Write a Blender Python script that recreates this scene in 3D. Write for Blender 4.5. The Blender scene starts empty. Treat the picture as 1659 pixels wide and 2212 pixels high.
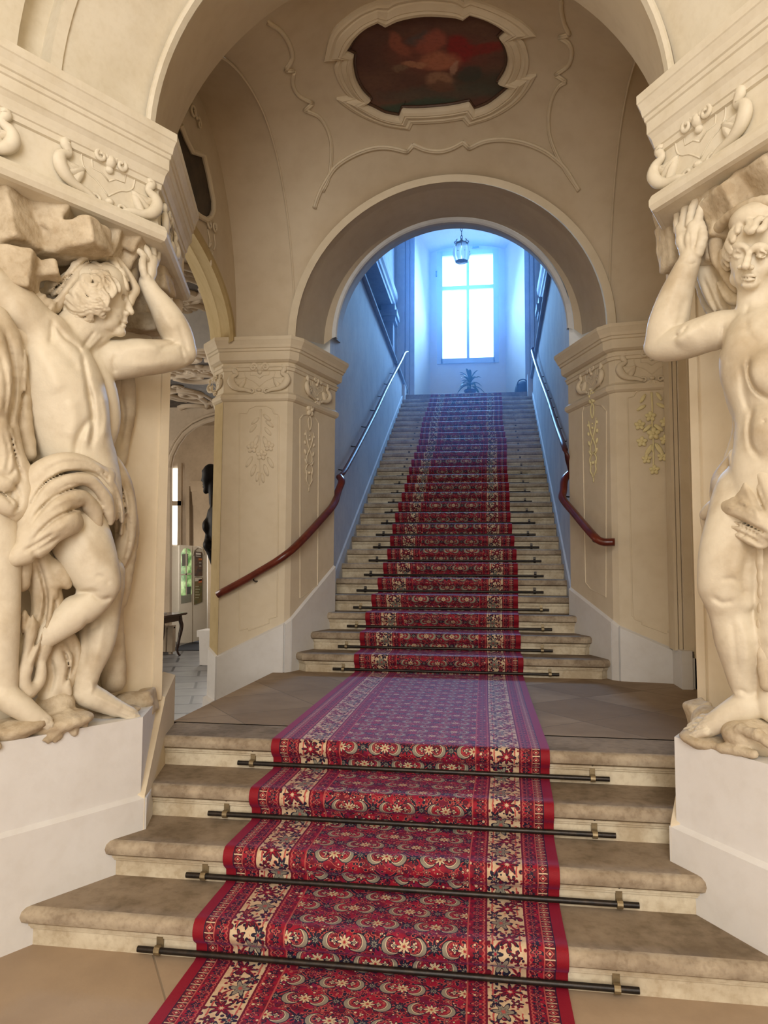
import bpy, math, random
import numpy as np
from mathutils import Vector, Matrix
random.seed(7)
np.random.seed(7)
SC = bpy.context.scene
COL = SC.collection
PI = math.pi
H = 0.165                      # riser height

# ------------------------------------------------------------------ camera
CF, PITCH, YAW, ROLL = 1576.6, 0.0749, 0.1409, 0.0055
CAM = np.array([0.4352, 0.0, 1.6097])
_cy, _sy = math.cos(YAW), math.sin(YAW)
_fw = np.array([-_sy, _cy, 0]); _rt = np.array([_cy, _sy, 0]); _up = np.array([0, 0, 1.0])
_cp, _sp = math.cos(PITCH), math.sin(PITCH)
AF = _cp*_fw + _sp*_up; _U = -_sp*_fw + _cp*_up
_cr, _sr = math.cos(ROLL), math.sin(ROLL)
AR = _cr*_rt + _sr*_U; AU = -_sr*_rt + _cr*_U
cam_data = bpy.data.cameras.new('camera')
cam = bpy.data.objects.new('camera', cam_data); COL.objects.link(cam)
M = Matrix(((AR[0], AU[0], -AF[0], CAM[0]), (AR[1], AU[1], -AF[1], CAM[1]), (AR[2], AU[2], -AF[2], CAM[2]), (0, 0, 0, 1)))
cam.matrix_world = M
cam_data.sensor_fit = 'VERTICAL'; cam_data.sensor_height = 24.0
cam_data.lens = CF/2212*24.0
cam_data.clip_start = 0.05; cam_data.clip_end = 200
SC.camera = cam

def ray(x, y): return AF + AR*(x-829.5)/CF - AU*(y-1106)/CF
def ux(x, y, X): d = ray(x, y); return CAM + d*(X-CAM[0])/d[0]
def uy(x, y, Y): d = ray(x, y); return CAM + d*(Y-CAM[1])/d[1]
def uz(x, y, Z): d = ray(x, y); return CAM + d*(Z-CAM[2])/d[2]
def upl(x, y, P, n):
    d = ray(x, y); n = np.asarray(n, float)
    return CAM + d*((np.asarray(P, float)-CAM).dot(n)/d.dot(n))

# ------------------------------------------------------------------ objects
WL = {}
def sub(o): return WL.get(o.name, np.zeros(3))
def mesh_obj(name, V, F, mat, parent=None, smooth=False, uv=None, origin=None, kind=None, label=None, cat=None, group=None, angle=None):
    V = np.asarray(V, float).reshape(-1, 3)
    if origin is None:
        origin = sub(parent) if parent is not None else None
        if parent is None:
            if kind == 'structure': origin = np.zeros(3)
            else:
                lo, hi = V.min(0), V.max(0); origin = np.array([(lo[0]+hi[0])/2, (lo[1]+hi[1])/2, lo[2]])
    origin = np.asarray(origin, float)
    me = bpy.data.meshes.new(name)
    if isinstance(F, np.ndarray) and F.ndim == 2:
        n, k = F.shape
        me.vertices.add(len(V)); me.vertices.foreach_set('co', (V-origin).astype(np.float32).ravel())
        me.loops.add(n*k); me.loops.foreach_set('vertex_index', F.astype(np.int32).ravel())
        me.polygons.add(n); me.polygons.foreach_set('loop_start', np.arange(0, n*k, k, dtype=np.int32))
        me.polygons.foreach_set('loop_total', np.full(n, k, dtype=np.int32))
        me.update(calc_edges=True)
    else:
        me.from_pydata((V-origin).tolist(), [], [list(map(int, f)) for f in F])
        me.update()
    me.validate(clean_customdata=False)
    if uv is not None:
        L = me.uv_layers.new(name='uv')
        idx = np.zeros(len(me.loops), dtype=np.int32); me.loops.foreach_get('vertex_index', idx)
        L.data.foreach_set('uv', np.asarray(uv, np.float32)[idx].ravel())
    if smooth:
        me.polygons.foreach_set('use_smooth', [True]*len(me.polygons))
        if angle: 
            try: me.set_sharp_from_angle(angle=math.radians(angle))
            except Exception: pass
    if mat is not None: me.materials.append(mat)
    o = bpy.data.objects.new(name, me); COL.objects.link(o)
    if parent is not None:
        o.parent = parent; o.location = origin - sub(parent)
    else: o.location = origin
    WL[o.name] = origin
    if kind: o['kind'] = kind
    if label: o['label'] = label
    if cat: o['category'] = cat
    if group: o['group'] = group
    return o
def thing(name, label, cat, loc, group=None, kind=None):
    o = bpy.data.objects.new(name, None); COL.objects.link(o)
    o.location = loc; o.empty_display_size = 0.1
    WL[o.name] = np.asarray(loc, float)
    if label: o['label'] = label
    if cat: o['category'] = cat
    if group: o['group'] = group
    if kind: o['kind'] = kind
    return o

class MB:
    """collects shapes into one vertex/face list"""
    def __init__(s): s.V = []; s.F = []
    def add(s, V, F):
        n = len(s.V); s.V += [tuple(map(float, v)) for v in V]; s.F += [[i+n for i in f] for f in F]; return s
    def box(s, a, b, R=None, c=None):
        x0, y0, z0 = a; x1, y1, z1 = b
        V = [(x0,y0,z0),(x1,y0,z0),(x1,y1,z0),(x0,y1,z0),(x0,y0,z1),(x1,y0,z1),(x1,y1,z1),(x0,y1,z1)]
        F = [(3,2,1,0),(4,5,6,7),(0,1,5,4),(1,2,6,5),(2,3,7,6),(3,0,4,7)]
        return s.add(V, F)
    def prism(s, poly, z0, z1):
        n = len(poly); V = [(p[0], p[1], z0) for p in poly]+[(p[0], p[1], z1) for p in poly]
        F = [list(range(n))[::-1], list(range(n, 2*n))]+[(i, (i+1) % n, (i+1) % n+n, i+n) for i in range(n)]
        return s.add(V, F)
    def hexa(s, lo, hi):
        n = len(lo); V = list(lo)+list(hi)
        F = [list(range(n))[::-1], list(range(n, 2*n))]+[(i, (i+1) % n, (i+1) % n+n, i+n) for i in range(n)]
        return s.add(V, F)
    def sweep(s, path, prof, side=1, closed=False, caps=True):
        P = [np.array(p[:2], float) for p in path]; n = len(P); rows = []
        for i in range(n):
            ds = []
            if i > 0 or closed: d = P[i]-P[i-1]; ds.append(d/np.linalg.norm(d))
            if i < n-1 or closed: d = P[(i+1) % n]-P[i]; ds.append(d/np.linalg.norm(d))
            ns = [np.array([d[1], -d[0]])*side for d in ds]
            m = ns[0] if len(ns) == 1 else (ns[0]+ns[1])/(1+ns[0].dot(ns[1]))
            dz = path[i][2] if len(path[i]) > 2 else 0
            rows.append([(P[i][0]+m[0]*o, P[i][1]+m[1]*o, z+dz) for o, z in prof])
        k = len(prof); V = [v for r in rows for v in r]; F = []
        for i in range(n if closed else n-1):
            a = i*k; b = ((i+1) % n)*k
            for j in range(k-1): F.append((a+j, b+j, b+j+1, a+j+1))
        if caps and not closed: F += [list(range(k)), list(range((n-1)*k, n*k))[::-1]]
        return s.add(V, F)
    def tube(s, pts, rad, n=8, caps=True, flat=1.0, nrm=None):
        P = np.asarray(pts, float); m = len(P)
        rad = np.full(m, rad) if np.isscalar(rad) else np.asarray(rad, float)
        T = np.gradient(P, axis=0); T /= np.linalg.norm(T, axis=1)[:, None]+1e-12
        u = np.asarray(nrm, float) if nrm is not None else (np.array([0, 0, 1.0]) if abs(T[0][2]) < .9 else np.array([1.0, 0, 0]))
        rows = []
        for i in range(m):
            if nrm is not None: u = np.asarray(nrm, float)
            u = u-T[i]*u.dot(T[i]); u /= np.linalg.norm(u)+1e-12; v = np.cross(T[i], u)
            for k in range(n):
                a = 2*PI*k/n; rows.append(P[i]+rad[i]*(u*math.cos(a)*flat+v*math.sin(a)))
        F = [(i*n+k, i*n+(k+1) % n, (i+1)*n+(k+1) % n, (i+1)*n+k) for i in range(m-1) for k in range(n)]
        if caps: F += [list(range(n))[::-1], list(range((m-1)*n, m*n))]
        return s.add(rows, F)
    def lathe(s, prof, c=(0,0,0), n=24):
        V = []; k = len(prof)
        for i in range(n):
            a = 2*PI*i/n
            for r, z in prof: V.append((c[0]+r*math.cos(a), c[1]+r*math.sin(a), c[2]+z))
        F = [(i*k+j, ((i+1) % n)*k+j, ((i+1) % n)*k+j+1, i*k+j+1) for i in range(n) for j in range(k-1)]
        F += [[i*k for i in range(n)][::-1], [i*k+k-1 for i in range(n)]]
        return s.add(V, F)
    def grid(s, fn, nu, nv):
        V = [fn(i/(nu-1), j/(nv-1)) for i in range(nu) for j in range(nv)]
        F = [(i*nv+j, (i+1)*nv+j, (i+1)*nv+j+1, i*nv+j+1) for i in range(nu-1) for j in range(nv-1)]
        return s.add(V, F)
    def blob(s, c, r, R=None, nu=10, nv=7):
        V = []
        for j in range(nv+1):
            t = PI*j/nv
            for i in range(nu):
                a = 2*PI*i/nu
                p = np.array([math.sin(t)*math.cos(a)*r[0], math.sin(t)*math.sin(a)*r[1], math.cos(t)*r[2]])
                if R is not None: p = R @ p
                V.append(np.asarray(c)+p)
        F = [(j*nu+i, (j+1)*nu+i, (j+1)*nu+(i+1) % nu, j*nu+(i+1) % nu) for j in range(nv) for i in range(nu)]
        return s.add(V, F)
    def obj(s, name, mat, parent=None, **k): return mesh_obj(name, s.V, s.F, mat, parent, **k)

def arc(c, r, a0, a1, n): return [(c[0]+r*math.cos(a0+(a1-a0)*i/(n-1)), c[1]+r*math.sin(a0+(a1-a0)*i/(n-1))) for i in range(n)]
def smooth_path(pts, n=6):
    """catmull-rom through points"""
    P = [np.asarray(p, float) for p in pts]
    if len(P) < 3: return P
    Q = [2*P[0]-P[1]]+P+[2*P[-1]-P[-2]]; out = []
    for i in range(1, len(Q)-2):
        for k in range(n):
            t = k/n; a, b, c, d = Q[i-1], Q[i], Q[i+1], Q[i+2]
            out.append(0.5*((2*b)+(c-a)*t+(2*a-5*b+4*c-d)*t*t+(-a+3*b-3*c+d)*t**3))
    out.append(P[-1]); return out

# ------------------------------------------------------------------ materials
class NT:
    def __init__(s, name):
        s.m = bpy.data.materials.new(name); s.m.use_nodes = True
        s.t = s.m.node_tree; s.n = s.t.nodes; s.l = s.t.links
        s.b = s.n['Principled BSDF']
    def node(s, typ, **k):
        n = s.n.new(typ)
        for a, v in k.items(): setattr(n, a, v)
        return n
    def link(s, a, b): s.l.new(a, b)
class X:
    """tiny expression wrapper around Math nodes"""
    def __init__(s, nt, sock): s.nt = nt; s.s = sock
    def _m(s, op, *a, clamp=False):
        n = s.nt.node('ShaderNodeMath', operation=op); n.use_clamp = clamp
        for i, v in enumerate((s,)+a):
            if isinstance(v, X): s.nt.link(v.s, n.inputs[i])
            else: n.inputs[i].default_value = float(v)
        return X(s.nt, n.outputs[0])
    def __add__(s, o): return s._m('ADD', o)
    __radd__ = __add__
    def __sub__(s, o): return s._m('SUBTRACT', o)
    def __rsub__(s, o): return (s*-1)+o
    def __mul__(s, o): return s._m('MULTIPLY', o)
    __rmul__ = __mul__
    def __truediv__(s, o): return s._m('DIVIDE', o)
    def abs(s): return s._m('ABSOLUTE')
    def sin(s): return s._m('SINE')
    def cos(s): return s._m('COSINE')
    def sqrt(s): return s._m('SQRT')
    def fract(s): return s._m('FRACT')
    def floor(s): return s._m('FLOOR')
    def atan2(s, o): return s._m('ARCTAN2', o)
    def lt(s, o): return s._m('LESS_THAN', o)
    def gt(s, o): return s._m('GREATER_THAN', o)
    def min(s, o): return s._m('MINIMUM', o)
    def max(s, o): return s._m('MAXIMUM', o)
    def soft(s, a, b):
        n = s.nt.node('ShaderNodeMapRange', interpolation_type='SMOOTHSTEP')
        s.nt.link(s.s, n.inputs[0]); n.inputs[1].default_value = a; n.inputs[2].default_value = b
        return X(s.nt, n.outputs[0])
def rgba(c): return (c[0], c[1], c[2], 1)
def srgb(r, g, b):
    f = lambda v: (v/255/12.92) if v/255 <= .04045 else ((v/255+.055)/1.055)**2.4
    return (f(r), f(g), f(b))
def mixc(nt, fac, a, b):
    n = nt.node('ShaderNodeMix', data_type='RGBA')
    if isinstance(fac, X): nt.link(fac.s, n.inputs[0])
    else: n.inputs[0].default_value = fac
    for v, i in ((a, 6), (b, 7)):
        if isinstance(v, (tuple, list)): n.inputs[i].default_value = rgba(v)
        else: nt.link(v, n.inputs[i])
    return n.outputs[2]
def noise(nt, vec, scale, detail=4, rough=.55, dist=0):
    n = nt.node('ShaderNodeTexNoise'); n.inputs['Scale'].default_value = scale
    n.inputs['Detail'].default_value = detail; n.inputs['Roughness'].default_value = rough
    n.inputs['Distortion'].default_value = dist
    if vec is not None: nt.link(vec, n.inputs['Vector'])
    return X(nt, n.outputs[0])
def pos(nt):
    g = nt.node('ShaderNodeNewGeometry'); return g.outputs['Position']
def bump(nt, h, strength=.2, dist=.01):
    n = nt.node('ShaderNodeBump'); n.inputs['Strength'].default_value = strength; n.inputs['Distance'].default_value = dist
    nt.link(h.s, n.inputs['Height']); nt.link(n.outputs[0], nt.b.inputs['Normal'])
def plain(name, c, rough=.6, metal=0, c2=None, scale=6, var=.5, fine=.5, bmp=0, bscale=60, spec=.4, lo=.35, hi=.7):
    nt = NT(name); nt.b.inputs['Roughness'].default_value = rough; nt.b.inputs['Metallic'].default_value = metal
    nt.b.inputs['Specular IOR Level'].default_value = spec
    P = pos(nt)
    if c2 is None: c2 = tuple(v*.86 for v in c)
    f = noise(nt, P, scale, 5).soft(lo, hi)*var
    f2 = noise(nt, P, scale*7, 3).soft(.4, .75)*(var*fine)
    nt.link(mixc(nt, (f+f2).min(1.0), c, c2), nt.b.inputs['Base Color'])
    if bmp: bump(nt, noise(nt, P, bscale, 4), bmp, .01)
    return nt.m
def emis(name, c, s):
    m = bpy.data.materials.new(name); m.use_nodes = True; t = m.node_tree
    t.nodes.remove(t.nodes['Principled BSDF'])
    e = t.nodes.new('ShaderNodeEmission'); e.inputs[0].default_value = rgba(c); e.inputs[1].default_value = s
    t.links.new(e.outputs[0], t.nodes['Material Output'].inputs[0]); return m

PLASTER = plain('cream_plaster', (.74, .645, .49), .75, c2=(.66, .56, .405), scale=1.4, var=.7, bmp=.06, bscale=45, spec=.2)
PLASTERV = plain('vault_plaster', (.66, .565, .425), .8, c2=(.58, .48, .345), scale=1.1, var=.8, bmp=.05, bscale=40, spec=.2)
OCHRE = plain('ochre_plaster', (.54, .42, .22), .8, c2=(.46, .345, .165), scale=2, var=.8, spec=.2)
WHITEP = plain('white_plaster', (.75, .74, .73), .7, c2=(.66, .635, .605), scale=2.2, var=.55, bmp=.1, bscale=30, spec=.25)
STUCCO = plain('stucco_white', (.72, .66, .54), .6, c2=(.62, .55, .42), scale=5, var=.6, spec=.3)
YSTUC = plain('yellow_stucco', (.82, .74, .43), .65, c2=(.76, .66, .36), scale=9, var=.7, spec=.3)
STATUE = plain('statue_stone', (.71, .635, .50), .55, c2=(.45, .355, .235), scale=3.2, var=.8, fine=.16, bmp=.12, bscale=70, spec=.3, lo=.42, hi=.72)
STATUE2 = plain('statue_drapery', (.66, .575, .44), .6, c2=(.42, .325, .21), scale=3.6, var=.9, fine=.2, bmp=.15, bscale=60, spec=.25, lo=.4, hi=.72)
ROCK = plain('carved_rock', (.62, .53, .395), .75, c2=(.42, .33, .22), scale=5, var=.9, bmp=.5, bscale=38, spec=.2)
TREAD = plain('worn_sandstone', (.32, .25, .18), .8, c2=(.18, .135, .09), scale=3.2, var=.9, bmp=.15, bscale=50, spec=.15)
RISER = plain('limewashed_sandstone', (.68, .60, .45), .75, c2=(.46, .37, .25), scale=5, var=.9, bmp=.2, bscale=35, spec=.2)
NOSEM = plain('worn_sandstone_edge', (.44, .36, .26), .8, c2=(.25, .19, .13), scale=6, var=.9, bmp=.2, bscale=45, spec=.15)
IRON = plain('black_iron', (.018, .016, .015), .38, metal=.6, c2=(.05, .035, .025), scale=30, var=.6, spec=.5)
BRASS = plain('dull_brass', (.30, .23, .13), .45, metal=.7, c2=(.16, .12, .07), scale=40)
WOOD = plain('red_brown_handrail_wood', (.16, .028, .014), .28, c2=(.09, .014, .008), scale=8, var=.8, spec=.5)
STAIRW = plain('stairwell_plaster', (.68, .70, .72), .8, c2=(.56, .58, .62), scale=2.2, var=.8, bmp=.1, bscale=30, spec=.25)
NICHEW = plain('niche_plaster', (.80, .77, .72), .8, c2=(.72, .68, .62), scale=1.5, var=.6, spec=.2)
DARKGAL = plain('gallery_shadow_plaster', (.33, .36, .42), .8, c2=(.24, .27, .33), scale=2, var=.8, spec=.2)  # gallery shade put into the colour, darker and bluer than the stairwell plaster
# =================================================================== SETTING
def S(name, mb, mat, **k): return mb.obj(name, mat, kind='structure', **k)

# paving: diagonal slabs with tone differing per slab
def paving(name, cols, size, rot, joint=.012, rough=.75, offs=(0, 0), jc=(.12, .085, .06), stagger=0.0, asp=1.0):
    nt = NT(name); nt.b.inputs['Roughness'].default_value = rough; nt.b.inputs['Specular IOR Level'].default_value = .18
    P = pos(nt); sp = nt.node('ShaderNodeSeparateXYZ'); nt.link(P, sp.inputs[0])
    x = X(nt, sp.outputs[0])+offs[0]; y = X(nt, sp.outputs[1])+offs[1]
    c, s = math.cos(rot), math.sin(rot)
    u = (x*c+y*s)/(size*asp); v = (y*c-x*s)/size
    u = u+v.floor()*stagger
    iu, iv = u.floor(), v.floor(); fu, fv = u-iu, v-iv
    r = ((iu*12.9898+iv*78.233).sin()*43758.5453).fract()
    du = fu.min(1-fu)*asp; dv = fv.min(1-fv); d = du.min(dv)*size
    j = d.soft(joint*.3, joint)
    n1 = noise(nt, P, 3.5, 6).soft(.3, .75); n2 = noise(nt, P, 16, 4).soft(.4, .8)
    c1 = mixc(nt, r.soft(.15, .85), cols[0], cols[1])
    c2 = mixc(nt, n1*.6, c1, cols[2]); c3 = mixc(nt, n2*.35, c2, cols[3])
    nt.link(mixc(nt, j, jc, c3), nt.b.inputs['Base Color'])
    bump(nt, j+noise(nt, P, 60, 3)*.3, .25, .006)
    return nt.m
PAVE_L = paving('landing_paving', [(.27, .19, .12), (.37, .275, .185), (.20, .14, .09), (.29, .21, .135)], .62, math.radians(38), .006, .8, jc=(.20, .15, .10))
PAVE_H = paving('hall_paving', [(.40, .295, .20), (.47, .355, .25), (.30, .215, .145), (.36, .265, .18)], 1.1, math.radians(33), .006, .6, offs=(.25, .1), jc=(.26, .2, .14))
PAVE_R = paving('side_hall_paving', [(.17, .175, .19), (.23, .235, .25), (.11, .115, .13), (.15, .155, .17)], .55, math.radians(20), .03, .35, stagger=.5, jc=(.03, .03, .035), asp=1.5)

# ---- floors
mb = MB(); mb.box((-6, -5, -.12), (6, 3.75, 0)); S('floor', mb, PAVE_H)
mb = MB(); mb.box((-9, 3.75, -.12), (-1.47, 16.5, 0.0)); S('floor_side_hall', mb, PAVE_R)
YL0, YL1 = 3.991, 6.9
mb = MB(); mb.box((-1.46, 4.2, 0), (2.5, YL1, .655)); mb.box((-1.475, 4.15, .55), (-1.44, 6.5, .66)); mb.box((-1.44, 4.3, .5), (2.5, YL1, .66))
S('floor_landing', mb, PAVE_L)

# ---- staircases
def riser_y(k): return 2.9927+(k-1)*.3328 if k <= 4 else 6.533+(k-5)*.3268
NOSE = [(-.02, -.066), (.030, -.066), (.046, -.056), (.053, -.034), (.047, -.014), (.030, -.002), (.012, 0)]
def make_step(parent, k, xl, xr, ends=None, back=None):
    y = riser_y(k); z = k*H
    nxt = back if back else (riser_y(k+1)+.03)
    path = [(xl, y), (xr, y)] if ends is None else [(ends[0], y+ends[2]), (xl, y), (xr, y), (ends[1], y+ends[2])]
    st = thing('step', None, None, ((xl+xr)/2, y, z-H)); st.parent = parent; st.location = WL[st.name]-WL[parent.name]
    m = MB(); m.sweep(path, [(o, z+dz) for o, dz in NOSE], side=1); m.obj('nosing', NOSEM, st, smooth=True, angle=40, label='paler worn rounded front edge'); m = MB()
    # top slab following the front outline
    P = [np.array(p) for p in path]
    if ends is None: top = [(xl, y-.012), (xr, y-.012), (xr, nxt), (xl, nxt)]
    else:
        top = [(ends[0], y+ends[2]-.012), (xl-.005, y-.012), (xr+.005, y-.012), (ends[1], y+ends[2]-.012), (ends[1], max(nxt, y+ends[2]+.05)), (ends[0], max(nxt, y+ends[2]+.05))]
    m.prism(top, z-.06, z)
    m.obj('tread', TREAD, st, label='worn brown stone tread')
    r = MB(); r.sweep(path, [(-.05, z-H), (0.0, z-H), (0.0, z-.098), (.010, z-.094), (.012, z-.085), (.018, z-.082), (.020, z-.07), (.028, z-.064), (-.05, z-.064)], side=1)
    r.obj('riser', RISER, st, label='pale limewashed riser')
    return st
low = thing('staircase', 'four broad stone steps in the foreground between the two statue piers', 'staircase', (0, 2.99, 0), kind='structure')
low['kind'] = 'structure'
for k in range(1, 5): make_step(low, k, -1.75 if k < 4 else -1.5, 1.75 if k < 4 else 1.5, back=(4.32 if k == 4 else None))
ups = thing('staircase', 'long straight flight of stone steps climbing under the archway to the bright window', 'staircase', (0, 6.53, .66), kind='structure')
def xl_at(y): return -1.21-.13*(y-7.4)/8
def xr_at(y): return 1.272+.11*(y-7.4)/8
for k in range(5, 33):
    y = riser_y(k)
    if k == 5: make_step(ups, k, -1.20, 1.40, ends=(-1.345, 1.545, .16))
    elif k == 6: make_step(ups, k, -1.19, 1.30, ends=(-1.30, 1.43, .12))
    elif k == 7: make_step(ups, k, -1.285, 1.40)
    else: make_step(ups, k, xl_at(y)-.02, xr_at(y)+.02, back=(16.4 if k == 32 else None))

# ---- near piers with their pedestals, entablatures and the near arch
E_ = np.array([.5, -.8660])
def ppt(a, o, P0): return (P0[0]+.5*a-.866*o, P0[1]-.866*a-.5*o)
ENT = [(-.40, 3.27), (.02, 3.27), (.040, 3.276), (.052, 3.298), (.052, 3.326), (.040, 3.35), (.016, 3.358), (.004, 3.37), (0, 3.385), (0, 3.548),
       (.014, 3.552), (.017, 3.578), (.024, 3.582), (.028, 3.60), (.035, 3.625), (.048, 3.645), (.054, 3.65), (.054, 3.705), (.062, 3.71), (.063, 3.73), (.071, 3.735), (.076, 3.765), (.088, 3.795), (.093, 3.80), (.093, 3.84), (-.40, 3.84)]
for s, side, P0, Q0 in ((-1, 'left', (1.247, 3.455), (1.372, 3.915)), (1, 'right', (1.25, 3.444), (1.49, 3.93))):
    B0 = (1.46, 4.25) if s < 0 else (1.62, 4.25)
    f = lambda L: [(s*p[0], p[1]) for p in (L if s > 0 else L[::-1])]
    mb = MB()
    mb.prism(f([ppt(-.02, .022, P0), ppt(-.02+.0, .022, P0), B0, (2.8, 4.25), ppt(2.3, -1.0, P0), ppt(2.3, .022, P0)][1:]), 0, .478)
    mb.hexa([(p[0], p[1], .478) for p in f([ppt(-.02, .022, P0), (Q0[0], Q0[1]), ppt(2.3, -.5, P0), ppt(2.3, .022, P0)])],
            [(p[0], p[1], .495) for p in f([ppt(0, .001, P0), (Q0[0], Q0[1]), ppt(2.3, -.5, P0), ppt(2.3, .001, P0)])])
    S('pedestal_'+side, mb, WHITEP)
    mb = MB(); mb.prism(f([P0, (Q0[0]+.012, Q0[1]), ppt(2.3, -.40, P0), ppt(2.3, 0, P0)]), .495, .866)
    S('pedestal_block_'+side, mb, WHITEP)
    # raking string that climbs with the steps along the pier's inner side
    d = np.array(B0)-np.array(P0); d /= np.linalg.norm(d); nn = np.array([-d[1], d[0]])
    mb = MB()
    a = np.array(P0)+d*-.012; b = np.array(P0)+d*.50; c = np.array(P0)+d*.83
    def q(p, o, z): return (s*(p[0]+nn[0]*o), p[1]+nn[1]*o, z)
    lo = [q(a, .022, .10), q(b, .022, .10), q(b, -.05, .10), q(a, -.05, .10)]
    hi = [q(a, .022, .492), q(b, .022, .875), q(b, -.05, .90), q(a, -.05, .51)]
    if s > 0: lo, hi = lo[::-1], hi[::-1]
    mb.hexa(lo, hi)
    lo = [q(b, .022, .10), q(c, .022, .10), q(c, -.05, .10), q(b, -.05, .10)]
    hi = [q(b, .022, .875), q(c, .022, .95), q(c, -.05, .97), q(b, -.05, .90)]
    if s > 0: lo, hi = lo[::-1], hi[::-1]
    mb.hexa(lo, hi)
    S('trim_raking_base_'+side, mb, PLASTER)
    # pier body behind the statue
    mb = MB(); mb.prism(f([Q0, (Q0[0]*1.11+.02, 4.25), (2.8, 4.25), ppt(2.3, -1.0, P0), ppt(2.3, -.345, P0)]), .60, 3.30)
    S('wall_pier_'+side, mb, PLASTER)
    dq = np.array(B0)-np.array(Q0); dq /= np.linalg.norm(dq)
    u = np.array(ppt(1, 0, (0, 0))); nq = np.array(ppt(0, 1, (0, 0)))
    mb = MB()
    q0 = np.array(Q0); mb.prism(f([tuple(q0+nq*.012), tuple(q0-nq*.02), tuple(q0+u*.055-nq*.02), tuple(q0+u*.055+nq*.012)]), .866, 3.28)
    S('trim_pier_edge_'+side, mb, PLASTER)
    # entablature
    mb = MB(); path = [ppt(2.3, 0, P0), P0, B0]
    path = [(s*p[0], p[1]) for p in path]
    mb.sweep(path, ENT, side=(1 if s < 0 else -1))
    S('trim_entablature_'+side, mb, STUCCO)

# near arch: conical barrel over the piers, archivolt, splayed soffit
def arch_rows(rows, xc=0.0, n=49, a0=0, a1=PI):
    V = []; m = len(rows)
    for i in range(n):
        t = a0+(a1-a0)*i/(n-1)
        for row in rows:
            r, y, zc = row[:3]; V.append(((row[3] if len(row) > 3 else xc)+r*math.cos(t), y, zc+r*math.sin(t)))
    F = [(i*m+j, (i+1)*m+j, (i+1)*m+j+1, i*m+j+1) for i in range(n-1) for j in range(m-1)]
    return V, F
R0, Y0, ZC = 1.335, 3.47, 3.83
rows = []
for dd, off in ((1.7, .0), (.68, .0), (.675, .10), (.53, .10), (.525, 0.0), (.47, .0), (.465, .015), (0, .015)):
    rows.append((R0+.5*dd+.866*off, Y0-.866*dd+.5*off, ZC))
mb = MB(); mb.add(*arch_rows(rows)); S('wall_near_vault', mb, STUCCO, smooth=False)
mb = MB(); mb.add(*arch_rows([(R0, Y0, ZC), (1.33, 3.44, ZC), (1.315, 3.43, ZC), (1.30, 3.44, ZC), (1.292, 3.475, ZC), (1.30, 3.49, ZC), (1.315, 3.50, ZC)]))
S('trim_near_archivolt', mb, STUCCO)
mb = MB(); mb.add(*arch_rows([(1.315, 3.50, ZC, 0.0), (1.555, 4.22, 3.80), (1.58, 4.24, 3.80), (3.2, 4.26, 3.80)], xc=-.05, n=65)); S('wall_near_arch', mb, PLASTERV)
mb = MB()
for s in (-1, 1):
    mb.box((min(s*1.46, s*3.0), 4.22, 3.2), (max(s*1.46, s*3.0), 4.27, 3.84))
    mb.hexa([(s*1.53, 4.22, 3.79), (s*3, 4.22, 3.79), (s*3, 3.4, 3.79), (s*1.3, 3.4, 3.79)][::s], [(s*1.53, 4.22, 3.85), (s*3, 4.22, 3.85), (s*3, 3.4, 3.85), (s*1.3, 3.4, 3.85)][::s])
S('wall_pier_heads', mb, PLASTERV)
# entrance hall round the camera (daylight enters by its open rear)
mb = MB()
for s in (-1, 1):
    mb.box((s*2.38-.06, -5, 0), (s*2.38+.06, 1.5, 6.4))
mb.box((-2.5, -5, 6.3), (2.5, 2.6, 6.42)); mb.box((-2.5, 2.3, 5.2), (2.5, 2.45, 6.42))
S('wall_entrance_hall', mb, PLASTER)

# ---- landing bay: far pillars
CAP = [(-.25, 3.13), (.0, 3.13), (.012, 3.135), (.030, 3.15), (.036, 3.17), (.030, 3.192), (.012, 3.205), (0, 3.22), (0, 3.415), (.014, 3.42), (.018, 3.445), (.028, 3.45), (.03, 3.462), (.012, 3.466), (.012, 3.49),
       (.03, 3.495), (.055, 3.51), (.062, 3.54), (.062, 3.585), (.075, 3.59), (.078, 3.61), (.09, 3.615), (.098, 3.64), (.118, 3.675), (.122, 3.68), (.122, 3.71), (-.25, 3.71)]
PL = [(-2.36, 7.35), (-2.12, 6.56), (-1.995, 6.43), (-1.385, 6.45), (-1.345, 6.50), (-1.115, 7.30), (-1.20, 7.42)]
PR = [(1.30, 7.42), (1.235, 7.30), (1.50, 6.52), (1.545, 6.47), (2.06, 6.40), (2.30, 6.40)]
for nm, path in (('left', PL), ('right', PR)):
    mb = MB(); mb.sweep(path, [(0, 0 if nm == 'left' else .66), (0, 3.14)], side=1, caps=False); S('wall_pillar_'+nm, mb, PLASTER)
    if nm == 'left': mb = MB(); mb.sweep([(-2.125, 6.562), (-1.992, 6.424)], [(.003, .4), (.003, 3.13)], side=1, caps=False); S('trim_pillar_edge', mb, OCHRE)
    mb = MB(); mb.sweep(path, CAP, side=1); S('trim_capital_'+nm, mb, PLASTER)
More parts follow.
